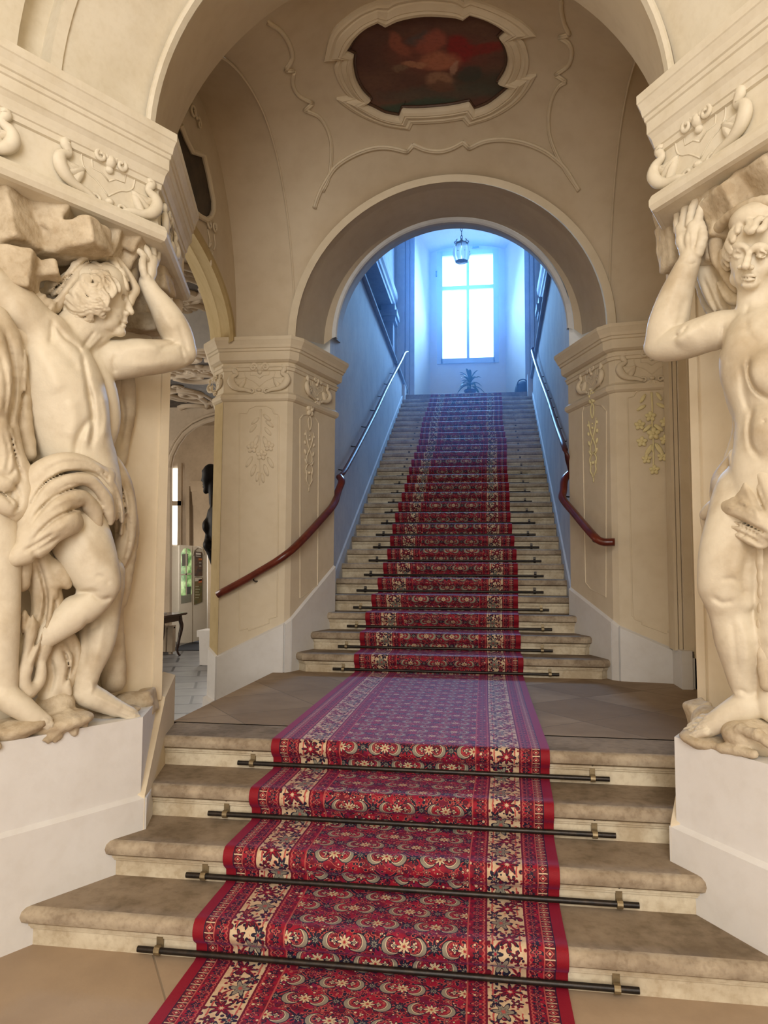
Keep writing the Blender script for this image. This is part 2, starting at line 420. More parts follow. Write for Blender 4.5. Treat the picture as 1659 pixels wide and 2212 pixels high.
# raking bases of the pillars
def rake(name, pts, mat, th=.022, side=1):
    """pts: (x, y, z_bottom, z_top) along the wall"""
    mb = MB(); P = [np.array(p[:2]) for p in pts]
    for i in range(len(P)-1):
        d = P[i+1]-P[i]; d /= np.linalg.norm(d); n = np.array([d[1], -d[0]])*side
        a, b = pts[i], pts[i+1]
        def c(p, o, z): return (p[0]+n[0]*o, p[1]+n[1]*o, z)
        lo = [c(P[i], th, a[2]), c(P[i+1], th, b[2]), c(P[i+1], -.01, b[2]), c(P[i], -.01, a[2])]
        hi = [c(P[i], th, a[3]-.015), c(P[i+1], th, b[3]-.015), c(P[i+1], -.01, b[3]+.012), c(P[i], -.01, a[3]+.012)]
        mb.hexa(lo[::-1], hi[::-1])
    return S(name, mb, mat)
rake('baseboard_left', [(-2.12, 6.56, 0, .86), (-1.995, 6.43, 0, .80), (-1.385, 6.45, 0, 1.10), (-1.345, 6.50, 0, 1.14), (-1.115, 7.30, 0, 1.62)], WHITEP)
rake('baseboard_left_foot', [(-2.12, 6.56, 0, .42), (-1.995, 6.43, 0, .40), (-1.385, 6.45, 0, .40)], WHITEP, th=.06)
rake('baseboard_right', [(1.235, 7.30, .6, 1.42), (1.50, 6.52, .6, 1.16), (1.545, 6.47, .6, 1.12), (2.06, 6.40, .6, .90)], WHITEP)
# door-frame mouldings and wall on the right side of the landing
mb = MB()
for x0, x1, yy in ((1.93, 1.955, 6.22), (1.96, 1.985, 6.20), (1.99, 2.06, 6.16)): mb.box((x0, yy, .95), (x1, 6.41, 3.72))
mb.box((2.055, 6.13, .66), (2.3, 6.44, 5.5))
S('trim_right_jamb', mb, PLASTER)
mb = MB(); mb.box((1.95, 6.10, .66), (2.03, 6.42, .96)); mb.box((2.03, 6.13, .66), (2.16, 6.42, .90)); S('baseboard_right_jamb', mb, WHITEP)
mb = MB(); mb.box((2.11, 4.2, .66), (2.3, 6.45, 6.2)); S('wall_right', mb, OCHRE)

# ---- vault over the landing: cross vault with soft pendentives
VX, VA, VY, VB, VZ = .083, 1.437, 5.40, 1.15, 3.72
def vault_z(x, y):
    a = max(0.0, 1-((x-VX)/VA)**2); b = max(0.0, 1-((y-VY)/(VB if y > VY else 1.75))**2)
    A = (1.49+.34*min(1.0, max(0.0, (VY+VB-y)/(2*VB))))*a**.5; B = 1.58*b**.5
    return VZ+(A**4+B**4)**.25
def hit(px, py, lift=0.0):
    """where the sight line meets the vault"""
    d = ray(px, py); lo, hi = 3.5, 9.0; last = None
    for i in range(600):
        t = lo+(hi-lo)*i/599; p = CAM+d*t
        if p[2] > vault_z(p[0], p[1])-lift and p[1] < VY+VB+.05:
            for _ in range(30):
                tm = (t+last)/2 if last else t; p = CAM+d*tm
                if p[2] > vault_z(p[0], p[1])-lift: t = tm
                else: last = tm
            return CAM+d*t
        if p[1] > VY+VB-.1 and last: pass
        last = t
    return uy(px, py, VY+VB-.12)
def cosp(t): return .5-.5*math.cos(PI*t)
mb = MB(); N = 73
GY = lambda v: 4.235+(VY+VB-4.235)*math.sin(PI/2*v)
mb.grid(lambda u, v: (VX+VA*(2*cosp(u)-1), GY(v), vault_z(VX+VA*(2*cosp(u)-1), GY(v))), N, N)
S('ceiling_vault', mb, PLASTERV, smooth=True)
# soffits of the two side arches
for nm, xi, xo in (('left', VX-VA, -1.88), ('right', VX+VA, 2.12)):
    mb = MB(); V = []; n = 41
    T0 = math.acos((VY-.12-4.25)/1.72)
    for i in range(n):
        t = T0+(PI-T0)*i/(n-1)
        for k in range(5):
            w = k/4; V.append((xi+(xo-xi)*w, VY+(-.12*w)-math.cos(t)*((VB if math.cos(t) < 0 else 1.72)-.01*w), VZ+math.sin(t)*(1.58+.16*w)-.004))
    mb.add(V, [(i*5+j, (i+1)*5+j, (i+1)*5+j+1, i*5+j+1) for i in range(n-1) for j in range(4)])
    S('ceiling_side_arch_'+nm, mb, PLASTERV, smooth=True)
    mb = MB(); P = [(xi+(.0 if nm == 'left' else 0), VY-math.cos(PI*i/60)*((VB if i > 30 else 1.72)-.006), VZ+math.sin(PI*i/60)*1.574) for i in range(16, 61)]
    mb.tube(P, .010, 6); S('trim_side_arch_'+nm, mb, PLASTERV)
# rear pendentive closing above the far arch ring, ring band and first soffit
XA = .083
mb = MB(); mb.add(*arch_rows([(1.50, 6.56, VZ), (1.49, 6.50, VZ), (1.475, 6.45, VZ), (1.40, 6.44, VZ)], XA)); S('trim_far_arch_band', mb, PLASTER)
mb = MB(); mb.add(*arch_rows([(1.40, 6.44, VZ), (1.385, 6.6, 3.76), (1.30, 7.24, 3.90), (1.23, 7.30, 3.98)], .07)); S('ceiling_far_arch', mb, PLASTERV, smooth=False)
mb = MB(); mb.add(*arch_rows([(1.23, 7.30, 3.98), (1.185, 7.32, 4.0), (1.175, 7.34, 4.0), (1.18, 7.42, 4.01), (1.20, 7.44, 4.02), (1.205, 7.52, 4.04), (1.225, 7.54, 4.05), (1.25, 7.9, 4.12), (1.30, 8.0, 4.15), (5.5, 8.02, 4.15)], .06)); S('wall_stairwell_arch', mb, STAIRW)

# ---- tympanum and side arch on the left
mb = MB()
ya, aa, bb, z0 = 5.0, 1.10, .62, 3.55
V = []; n = 61
for i in range(n):
    t = PI*i/(n-1); V += [(-1.88, VY-.12-math.cos(t)*(1.15 if math.cos(t) < 0 else 1.72), VZ+math.sin(t)*1.75), (-1.88, ya-.05-math.cos(t)*(aa+.30), z0+.14+math.sin(t)*(bb+.06))]
mb.add(V, [(2*i, 2*i+2, 2*i+3, 2*i+1) for i in range(n-1)]); S('wall_left_tympanum', mb, PLASTERV)
mb = MB(); V = []
for i in range(n):
    t = PI*i/(n-1); c, sn = -math.cos(t), math.sin(t)
    V += [(-1.875, ya-.05+c*(aa+.30), z0+.14+sn*(bb+.06)), (-1.86, ya-.04+c*(aa+.29), z0+.13+sn*(bb+.055)), (-1.86, ya-.03+c*(aa+.22), z0+.12+sn*(bb+.035)), (-1.885, ya-.02+c*(aa+.20), z0+.1+sn*(bb+.03)), (-2.02, ya+.04+c*(aa+.31), z0+.13+sn*(bb+.08)), (-2.04, ya+.05+c*(aa+.31), z0+.13+sn*(bb+.08)), (-2.30, ya+.19+c*(aa+.63), z0+.24+sn*(bb+.23)), (-2.35, ya+.2+c*(aa+.68), z0+.25+sn*(bb+.25)), (-2.37, ya+.2+c*(aa+.74), z0+.25+sn*(bb+.30))]
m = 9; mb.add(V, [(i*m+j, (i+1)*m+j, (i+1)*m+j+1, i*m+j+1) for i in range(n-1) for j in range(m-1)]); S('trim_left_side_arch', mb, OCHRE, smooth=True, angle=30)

# ---- stairwell
def prism_wall(name, poly, z0, z1, mat): mb = MB(); mb.prism(poly, z0, z1); return S(name, mb, mat)
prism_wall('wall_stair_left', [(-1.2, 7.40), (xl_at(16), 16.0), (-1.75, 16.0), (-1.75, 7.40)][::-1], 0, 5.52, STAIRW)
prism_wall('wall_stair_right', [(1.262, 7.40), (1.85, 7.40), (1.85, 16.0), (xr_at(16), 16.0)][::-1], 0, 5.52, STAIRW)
for nm, s, x0, x1 in (('left', -1, -1.2, xl_at(16)), ('right', 1, 1.262, xr_at(16))):
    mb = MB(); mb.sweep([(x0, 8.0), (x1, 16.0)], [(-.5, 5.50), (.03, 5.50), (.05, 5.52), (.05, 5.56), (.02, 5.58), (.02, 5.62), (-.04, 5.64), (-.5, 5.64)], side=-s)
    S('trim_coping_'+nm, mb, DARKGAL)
    mb = MB()          # raking skirting beside the treads
    for k in range(8, 32):
        pass
    ya_, yb_ = 7.45, 15.4
    za_, zb_ = 7.2*H+.22, 32*H+.10
    xa, xb = x0, x0+(x1-x0)*(yb_-8)/8
    lo = [(xa-s*.018, ya_, za_-.6), (xb-s*.018, yb_, zb_-.6), (xb+s*.03, yb_, zb_-.6), (xa+s*.03, ya_, za_-.6)]
    hi = [(xa-s*.018, ya_, za_), (xb-s*.018, yb_, zb_), (xb+s*.03, yb_, zb_+.02), (xa+s*.03, ya_, za_+.02)]
    if s > 0: lo, hi = lo[::-1], hi[::-1]
    mb.hexa(lo, hi); S('baseboard_stair_'+nm, mb, STAIRW)
    # gallery behind the parapet: back wall, lintel beam with moulding, corner pilaster, floor
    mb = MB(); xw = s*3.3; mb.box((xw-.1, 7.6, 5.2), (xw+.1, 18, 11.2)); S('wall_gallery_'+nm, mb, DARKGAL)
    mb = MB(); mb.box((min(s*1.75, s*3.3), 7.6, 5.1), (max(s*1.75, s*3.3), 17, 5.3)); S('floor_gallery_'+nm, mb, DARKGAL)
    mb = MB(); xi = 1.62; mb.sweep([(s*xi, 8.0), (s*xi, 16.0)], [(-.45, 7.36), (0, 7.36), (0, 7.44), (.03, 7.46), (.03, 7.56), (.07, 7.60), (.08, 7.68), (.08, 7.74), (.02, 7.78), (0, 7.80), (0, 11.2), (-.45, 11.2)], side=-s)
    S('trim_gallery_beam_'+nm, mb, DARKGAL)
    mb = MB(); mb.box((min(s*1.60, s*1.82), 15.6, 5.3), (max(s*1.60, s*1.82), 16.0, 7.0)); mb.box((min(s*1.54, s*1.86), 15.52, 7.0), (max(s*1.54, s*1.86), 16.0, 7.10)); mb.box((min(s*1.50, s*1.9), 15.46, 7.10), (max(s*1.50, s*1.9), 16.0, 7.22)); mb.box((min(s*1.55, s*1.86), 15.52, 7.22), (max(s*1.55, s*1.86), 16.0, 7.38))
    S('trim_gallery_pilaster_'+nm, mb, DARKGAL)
    mb = MB()
    for a, b, yy in ((1.24, 1.34, 16.26), (1.36, 1.44, 16.22), (1.46, 1.62, 16.18), (1.62, 1.8, 16.1)):
        mb.box((min(s*a, s*b)+.05, yy, 5.28), (max(s*a, s*b)+.05, 16.6, 11.2))
    S('trim_niche_pilaster_'+nm, mb, STAIRW)
mb = MB(); mb.box((-3.4, 7.9, 11.1), (3.4, 18, 11.3)); S('ceiling_stairwell', mb, STAIRW)
mb = MB(); mb.box((-3.4, 16.3, 0), (-1.2, 16.6, 11.2)); mb.box((1.31, 16.3, 0), (3.4, 16.6, 11.2)); mb.box((-3.4, 16.3, 9.75), (3.4, 16.6, 11.2)); S('wall_stairwell_end', mb, STAIRW)
mb = MB(); mb.box((-2, 15.3, 5.0), (2, 17.6, 5.279)); S('floor_upper_landing', mb, TREAD)
# niche reveals (splayed) and window wall
NX0, NX1, NB0, NB1 = -1.2, 1.31, -.93, .90
mb = MB(); n = 21
V = []
def niche_top(x, x0, x1, zt, rise): t = (2*(x-x0)/(x1-x0)-1); return zt+rise*(1-t*t)
mb.add([(NX0, 16.3, 5.28), (NB0, 17.5, 5.28), (NB0, 17.5, 9.35), (NX0, 16.3, 9.45)], [(0, 1, 2, 3)])
mb.add([(NX1, 16.3, 5.28), (NB1, 17.5, 5.28), (NB1, 17.5, 9.35), (NX1, 16.3, 9.45)], [(3, 2, 1, 0)])
for i in range(n):
    u = i/(n-1); xf = NX0+(NX1-NX0)*u; xb = NB0+(NB1-NB0)*u
    V += [(xf, 16.3, niche_top(xf, NX0, NX1, 9.45, .3)), (xb, 17.5, niche_top(xb, NB0, NB1, 9.35, .15))]
mb.add(V, [(2*i, 2*i+2, 2*i+3, 2*i+1) for i in range(n-1)])
WX0, WX1, WZ0, WZ1 = -.655, .635, 6.64, 9.25
mb.box((NB0-.1, 17.5, 5.2), (WX0, 17.7, 9.8)); mb.box((WX1, 17.5, 5.2), (NB1+.1, 17.7, 9.8)); mb.box((WX0, 17.5, 5.2), (WX1, 17.7, WZ0)); mb.box((WX0, 17.5, WZ1), (WX1, 17.7, 9.8))
S('wall_window_niche', mb, NICHEW)

# ---- window
FRAME = plain('window_frame_paint', (.55, .62, .70), .5, c2=(.48, .55, .63), scale=5)
PANE = emis('bright_sky_behind_pane', (.38, .68, 1.0), 4.2)
w = thing('window', None, None, ((WX0+WX1)/2, 17.45, WZ0), kind='structure'); w.name = 'window_1'; WL['window_1'] = np.array([(WX0+WX1)/2, 17.45, WZ0])
mb = MB(); fw = .075
mb.box((WX0-.1, 17.44, WZ0-.1), (WX0+.03, 17.52, WZ1+.1)); mb.box((WX1-.03, 17.44, WZ0-.1), (WX1+.1, 17.52, WZ1+.1)); mb.box((WX0, 17.44, WZ0-.1), (WX1, 17.52, WZ0+.02)); mb.box((WX0, 17.44, WZ1-.02), (WX1, 17.52, WZ1+.1))
mb.obj('window_frame', FRAME, w)
zt = 8.42; xm = -.005
mb = MB(); mb.box((xm-.032, 17.45, WZ0), (xm+.032, 17.54, WZ1)); mb.obj('mullion', FRAME, w)
mb = MB(); mb.box((WX0, 17.452, zt-.045), (WX1, 17.53, zt+.045)); mb.obj('transom', FRAME, w)
for x0, x1 in ((WX0, xm), (xm, WX1)):
    for a, b in ((WZ0, zt), (zt, WZ1)):
        mb = MB(); mb.box((x0+.02, 17.56, a+.01), (x1-.02, 17.57, b-.01)); mb.obj('pane', PANE, w)
mb = MB(); mb.box((-.79, 17.43, 8.72), (-.755, 17.46, 8.86)); mb.obj('hinge', IRON, w)
mb = MB(); mb.box((.11, 17.43, 9.40), (.27, 17.46, 9.43)); mb.obj('latch', IRON, w)
# =================================================================== CARPET RUNNER
CW = .7424
def carpet_mat():
    nt = NT('persian_runner'); nt.b.inputs['Roughness'].default_value = .62
    nt.b.inputs['Specular IOR Level'].default_value = .22
    nt.b.inputs['Sheen Weight'].default_value = .20; nt.b.inputs['Sheen Tint'].default_value = (.55, .22, .80, 1); nt.b.inputs['Sheen Roughness'].default_value = .4  # purple sheen tint stands in for the blue window's reflection on the pile
    uvn = nt.node('ShaderNodeUVMap'); uvn.uv_map = 'uv'
    wn = nt.node('ShaderNodeTexNoise'); wn.inputs['Scale'].default_value = 45; nt.link(uvn.outputs[0], wn.inputs['Vector'])
    sp = nt.node('ShaderNodeSeparateXYZ'); nt.link(uvn.outputs[0], sp.inputs[0])
    wob = (X(nt, wn.outputs[0])-.5)*.006
    u0 = X(nt, sp.outputs[0]); v = X(nt, sp.outputs[1])+wob
    u = u0+wob
    au = u0.abs()
    RED, DRED, NAVY, CREAM, GREY, PINK = (.30, .008, .024), (.13, .005, .016), (.012, .010, .026), (.60, .46, .30), (.25, .225, .17), (.42, .085, .07)
    PUR = (.16, .012, .075)
    def flower(x, y, r, n, amp=.28, ph=0.0):
        d = (x*x+y*y).sqrt(); a = y.atan2(x)
        return d/((a*n+ph).cos()*amp+(1-amp))/r          # <1 inside
    # ---- field: rows of crescent leaves curling round small flowers, star flowers between
    P = .235
    def cell(ph_u, ph_v, pu=P, pv=P):
        x = ((u/pu+ph_u).fract()-.5)*pu; y = ((v/pv+ph_v).fract()-.5)*pv
        return x, y
    nz = noise(nt, uvn.outputs[0], 9, 2)
    col = mixc(nt, nz.soft(.40, .62), RED, DRED)
    col = mixc(nt, noise(nt, uvn.outputs[0], 16, 2).soft(.52, .66)*.5, col, PUR)
    def vor(scale):
        vo = nt.node('ShaderNodeTexVoronoi'); vo.inputs['Scale'].default_value = scale; nt.link(uvn.outputs[0], vo.inputs['Vector'])
        vs = nt.node('ShaderNodeSeparateXYZ'); nt.link(vo.outputs['Color'], vs.inputs[0])
        return X(nt, vo.outputs['Distance']), X(nt, vs.outputs[0])
    vd, vr = vor(46); ve, vq = vor(64)
    # vines: crossing wavy lattice with pale edges
    w1 = (u+v)/P+(((u-v)*(2*PI/P)).sin())*.05; w2 = (u-v)/P+(((u+v)*(2*PI/P)).sin())*.05
    for w_ in (w1, w2):
        d_ = (w_.fract()-.5).abs()
        col = mixc(nt, d_.lt(.050)*.9, col, PINK); col = mixc(nt, d_.lt(.030), col, NAVY)
    w3 = (v/(P*.5)+((u*(4*PI/P)).sin())*.12).fract(); col = mixc(nt, (w3-.5).abs().lt(.035), col, DRED); col = mixc(nt, (w3-.5).abs().lt(.018), col, PINK)
    # buds and leaves filling the ground
    for dd, rr, lo, hi, c1, c2, r1 in ((vd, vr, .66, .98, NAVY, PINK, .36), (vd, vr, .30, .46, CREAM, DRED, .24), (ve, vq, .60, .98, NAVY, PINK, .34), (ve, vq, .06, .24, PINK, DRED, .32), (vd, vr, .0, .16, DRED, NAVY, .42), (ve, vq, .40, .54, CREAM, NAVY, .24)):
        sel = rr.gt(lo)*rr.lt(hi); col = mixc(nt, dd.lt(r1*1.35)*sel, col, c2); col = mixc(nt, dd.lt(r1)*sel, col, c1)
    def put_flower(col, x, y, r, n, c1, c2, c3):
        f = flower(x, y, r, n)
        col = mixc(nt, f.lt(1.25), col, NAVY); col = mixc(nt, f.lt(1.0), col, c1); col = mixc(nt, f.lt(.55), col, c2); return mixc(nt, f.lt(.28), col, c3)
    def crescent(col, x, y, R, sx, sy):
        d = (x*x+y*y).sqrt(); x2 = x-sx*R*.34; y2 = y-sy*R*.26; e = (x2*x2+y2*y2).sqrt()
        ins = d.lt(R)*e.gt(R*.86)
        col = mixc(nt, d.lt(R*1.10)*e.gt(R*.76), col, NAVY); col = mixc(nt, ins, col, GREY)
        col = mixc(nt, (e-R*.89).abs().lt(R*.045)*d.lt(R), col, CREAM)
        rib = ((y.atan2(x))*5.0).fract().lt(.35)
        return mixc(nt, rib*e.lt(R*.80)*e.gt(R*.56)*d.lt(R), col, PINK)
    for pu, pv, sx, sy in ((.22, .06, 1, .6), (.78, .06, -1, .6), (.72, .56, 1, .6), (.28, .56, -1, .6)):
        x, y = cell(pu, pv); col = crescent(col, x, y, .036, sx, sy)
        col = put_flower(col, x-sx*.013, y-.004, .013, 4, CREAM, NAVY, GREY)
    x, y = cell(0, .05); col = put_flower(col, x, y, .027, 8, CREAM, (.50, .36, .19), RED)
    x, y = cell(.5, .55); col = put_flower(col, x, y, .027, 8, CREAM, (.50, .36, .19), RED)
    x, y = cell(.5, .05); col = put_flower(col, x, y, .025, 8, NAVY, GREY, NAVY)
    x, y = cell(0, .55); col = put_flower(col, x, y, .024, 8, NAVY, GREY, NAVY)
    for pu, pv in ((.25, .30), (.75, .30), (.25, .80), (.75, .80)):
        x, y = cell(pu, pv); col = put_flower(col, x, y, .014, 5, PINK, NAVY, CREAM)
    field = col
    # ---- cream main border
    cb = mixc(nt, noise(nt, uvn.outputs[0], 30, 2).soft(.42, .6)*.45, CREAM, (.46, .27, .15))
    bc = .51
    xb = au-bc+wob*2
    vd2, vr2 = vor(38); vd3, vr3 = vor(58)
    for dd, rr, lo, hi, c1, c2, r1 in ((vd2, vr2, .62, .92, DRED, NAVY, .36), (vd2, vr2, .05, .18, NAVY, PINK, .30), (vd2, vr2, .30, .40, GREY, NAVY, .30), (vd3, vr3, .55, .85, DRED, PINK, .34), (vd3, vr3, .1, .2, NAVY, DRED, .3)):
        sel = rr.gt(lo)*rr.lt(hi); cb = mixc(nt, dd.lt(r1*1.28)*sel, cb, c2); cb = mixc(nt, dd.lt(r1)*sel, cb, c1)
    vine = (xb+(v*(2*PI/.26)).sin()*.045).abs(); cb = mixc(nt, vine.lt(.0075), cb, PINK); cb = mixc(nt, vine.lt(.004), cb, DRED)
    sq = (xb.abs()-.052).abs(); cb = mixc(nt, sq.lt(.0035)*((v/.26).fract().gt(.3)), cb, PINK)
    def bcell(ph, off, p=.26): return xb-off, ((v/p+ph).fract()-.5)*p
    for ph, off, r, n, c1, c2, c3 in ((0, .012, .040, 8, DRED, RED, CREAM), (.5, -.016, .038, 6, GREY, (.16, .16, .13), PINK), (.25, -.042, .024, 6, NAVY, GREY, RED), (.75, .042, .024, 5, DRED, PINK, NAVY), (.28, .035, .022, 5, DRED, NAVY, CREAM), (.78, -.042, .022, 5, NAVY, RED, CREAM)):
        x, y = bcell(ph, off)
        cb = put_flower(cb, x, y*(.75 if n == 6 else 1.0), r, n, c1, c2, c3)
    # ---- guards
    def guard(base, c1, c2, p, centre, w):
        x = au-centre; y = ((v/p).fract()-.5)*p
        g = put_flower(base, x, y, w*.55, 4, c1, c2, base if isinstance(base, tuple) else RED)
        y2 = ((v/p+.5).fract()-.5)*p
        return put_flower(g, x, y2, w*.42, 5, NAVY, c1, c2)
    base = mixc(nt, noise(nt, uvn.outputs[0], 24, 2).soft(.4, .6), RED, DRED)
    ga = guard(base, PINK, NAVY, .062, .3975, .036); ga = mixc(nt, vd.lt(.30)*vr.gt(.8), ga, CREAM)
    zig = ((au-.425)-(((v/.022).fract()-.5).abs()*.018-.004)).abs(); ga = mixc(nt, zig.lt(.0035), ga, PINK)
    gb = guard(base, PINK, NAVY, .055, .622, .036); gb = mixc(nt, vd.lt(.33)*vr.gt(.74), gb, NAVY)
    zig2 = ((au-.597)-(((v/.022).fract()-.5).abs()*.018-.004)).abs(); gb = mixc(nt, zig2.lt(.0035), gb, PINK)
    yy = ((v/.040).fract()-.5).abs()*.040; dm = (au-.672).abs()+yy; gc = mixc(nt, dm.lt(.017), (.10, .008, .016), PINK); gc = mixc(nt, dm.lt(.011), gc, DRED); gc = mixc(nt, dm.lt(.006), gc, CREAM); gc = mixc(nt, (yy-.0195).abs().lt(.0018), gc, CREAM)
    def lines(c, at, w, cc): return mixc(nt, (au-at).abs().lt(w), c, cc)
    out = mixc(nt, au.gt(.362), field, ga)
    out = mixc(nt, au.gt(.434), out, cb)
    out = mixc(nt, au.gt(.590), out, gb)
    out = mixc(nt, au.gt(.652), out, gc)
    edge = mixc(nt, noise(nt, uvn.outputs[0], 60, 2)*.5, (.26, .007, .016), (.18, .006, .012))
    out = mixc(nt, au.gt(.694), out, edge)
    for at, w, cc in ((.362, .003, PINK), (.434, .004, DRED), (.590, .004, DRED), (.652, .0025, PINK), (.694, .002, NAVY)): out = lines(out, at, w, cc)
    nt.link(out, nt.b.inputs['Base Color'])
    bump(nt, noise(nt, uvn.outputs[0], 320, 2), .35, .004)
    return nt.m
CARPET = carpet_mat()
prof = [(0.2, .008), (2.955, .008)]
for k in range(1, 33):
    y = riser_y(k); z0 = (k-1)*H; z = k*H
    prof += [(y-.016, z0+.012), (y-.014, z0+.035), (y-.016, z-.098), (y-.030, z-.085), (y-.052, z-.068), (y-.063, z-.046), (y-.063, z-.026), (y-.054, z-.006), (y-.036, z+.008), (y-.01, z+.009)]
    yn = riser_y(k+1) if k < 32 else 15.75
    if k == 4: yn = riser_y(5)
    prof += [((y+yn)/2, z+.008), (yn-.035, z+.008)]
prof = np.array(prof)
seg = np.r_[0, np.cumsum(np.linalg.norm(np.diff(prof, axis=0), axis=1))]
nu = 25; us = np.linspace(-CW, CW, nu)
rng = np.random.RandomState(3)
def edge_shift(y):       # the runner is laid slightly crooked here and there
    return .012*math.sin(y*1.7)+.010*math.sin(y*3.1+1)
V = []; UV = []
for (y, z), sv in zip(prof, seg):
    sh = edge_shift(y)*(.6 if y < 6 else 1)
    for uu in us:
        V.append((uu+sh, y, z)); UV.append((uu, sv))
n = len(prof)
top = len(V)
for (y, z), sv in zip(prof, seg):            # thickness at both edges
    sh = edge_shift(y)*(.6 if y < 6 else 1)
    for uu in (-CW, CW): V.append((uu+sh, y+.006, z-.007)); UV.append((uu, sv))
F = [(i*nu+j, i*nu+j+1, (i+1)*nu+j+1, (i+1)*nu+j) for i in range(n-1) for j in range(nu-1)]
for i in range(n-1):
    F.append((i*nu, (i+1)*nu, top+2*(i+1), top+2*i)); F.append((i*nu+nu-1, top+2*i+1, top+2*(i+1)+1, (i+1)*nu+nu-1))
mesh_obj('carpet_runner', V, F, CARPET, smooth=True, uv=UV, angle=70, label='long red patterned carpet runner laid up the middle of all the stairs', cat='carpet', origin=(0, .2, 0))

# =================================================================== STAIR RODS
ORD = ['first', 'second', 'third', 'fourth', 'fifth', 'sixth', 'seventh', 'eighth', 'ninth', 'tenth', 'eleventh', 'twelfth', 'thirteenth', 'fourteenth', 'fifteenth', 'sixteenth', 'seventeenth', 'eighteenth', 'nineteenth', 'twentieth', 'twenty-first', 'twenty-second', 'twenty-third', 'twenty-fourth', 'twenty-fifth', 'twenty-sixth', 'twenty-seventh', 'twenty-eighth']
LOWL = ['black carpet rod at the foot of the lowest step, nearest of all the rods', 'black carpet rod on the second step up from the hall floor', 'black carpet rod on the third step up from the hall floor', 'black carpet rod on the topmost step just below the purple-sheened landing']
def make_rod(k):
    y = riser_y(k)-.030; z = (k-1)*H+.034
    xl, xr = {1: (-1.0, .99), 2: (-.937, 1.058), 3: (-.967, 1.022), 4: (-.932, 1.05), 6: (-.965, 1.017), 9: (-.968, 1.013), 13: (-.96, 1.022)}.get(k, (-.943, 1.04))
    lab = LOWL[k-1] if k <= 4 else ('black carpet rod lying on the landing at the foot of the upper flight' if k == 5 else ('black carpet rod across the upper flight, %s one up from the landing rod' % ORD[k-6]))
    t = thing('carpet_rod', lab, 'carpet rod', ((xl+xr)/2, y, z-.012), 'carpet rods holding the runner against the risers')
    m = MB(); m.tube([(xl, y, z), (xr, y, z)], .0125, 12); m.obj('rod', IRON, t, smooth=True, angle=40)
    for xb in (xl+.085+.01*math.sin(k*3), xr-.085-.01*math.cos(k*2)):
        b = MB()
        b.tube([(xb-.012, y, z), (xb+.012, y, z)], .019, 12)
        b.box((xb-.009, y+.004, z), (xb+.009, y+.030, z+.014))
        b.box((xb-.014, y+.018, z), (xb+.014, y+.030, z+.080))
        b.tube([(xb, y+.014, z+.080), (xb, y+.030, z+.080)], .014, 10)
        br = b.obj('bracket', BRASS if k < 9 else IRON, t, label='dull brass eye bracket' if k < 9 else None)
        if k <= 8:
            c = MB(); c.tube([(xb, y+.008, z+.066), (xb, y+.022, z+.066)], .007, 8); c.obj('screw', IRON, br)
for k in range(1, 33): make_rod(k)

# =================================================================== HANDRAILS
def rail_profile(pts, name, parent, mat, w=.038, h=.034, label=None):
    m = MB(); P = smooth_path(pts, 5); m.tube(P, w, 10, nrm=(0, 0, 1), flat=h/w); return m.obj(name, mat, parent, smooth=True, label=label)
STEEL = plain('dark_polished_rail', (.10, .025, .022), .42, metal=0, c2=(.05, .012, .012), scale=20, spec=.5)
lr = [uy(470, 1285, 6.36), uy(548, 1242, 6.36), uy(628, 1190, 6.37), uy(700, 1115, 6.95), uy(722, 1087, 7.22), uy(730, 1062, 7.40), uy(738, 1040, 7.50), uy(733, 1030, 7.58)]
t = thing('handrail', 'red-brown wooden handrail climbing the left wall beside the stairs', 'handrail', (float(lr[0][0]), float(lr[0][1]), .66), 'handrails of the staircase')
rail_profile(lr, 'lower_rail', t, WOOD)
up = [lr[-1], ux(752, 1004, -1.10), ux(807, 899, -1.135), ux(838, 833, -1.16), ux(866, 780, -1.185), ux(874, 763, -1.19), ux(880, 760, -1.19)]
rail_profile(up, 'upper_rail', t, STEEL, .028, .022)
def bracket(p, q, parent):
    m = MB(); q = np.asarray(q, float); p = np.asarray(p, float)
    m.tube(smooth_path([p, p+np.array([0, 0, -.045]), (p+q)/2+np.array([0, 0, -.06]), q+np.array([0, 0, -.05])], 4), .007, 8); m.obj('bracket', IRON, parent, smooth=True)
bracket(lr[1], lr[1]+np.array([.01, .12, 0]), t); bracket(lr[3], lr[3]+np.array([-.12, .06, 0]), t)
for i in range(8):
    w_ = i/7; p = up[1]*(1-w_)+up[4]*w_; bracket(p, p+np.array([-.12, 0, 0]), t)
rr = [uy(1328, 1171, 6.40), uy(1300, 1170, 6.42), uy(1280, 1155, 6.5), uy(1240, 1108, 6.95), uy(1216, 1078, 7.22), uy(1217, 1060, 7.32), uy(1220, 1035, 7.45), uy(1234, 1020, 7.55)]
t = thing('handrail', 'red-brown wooden handrail climbing the right wall beside the stairs', 'handrail', (float(rr[0][0]), float(rr[0][1]), .66), 'handrails of the staircase')
rail_profile(rr, 'lower_rail', t, WOOD)
up = [rr[-1], ux(1221, 972, 1.20), ux(1202, 918, 1.215), ux(1184, 861, 1.23), ux(1164, 806, 1.245), ux(1151, 762, 1.255), ux(1151, 750, 1.26)]
rail_profile(up, 'upper_rail', t, STEEL, .028, .022)
bracket(rr[5], rr[5]+np.array([.10, .03, 0]), t); bracket(rr[2], rr[2]+np.array([.05, .12, 0]), t)
for i in range(9):
    w_ = i/8; p = up[1]*(1-w_)+up[4]*w_; bracket(p, p+np.array([.10, 0, 0]), t)
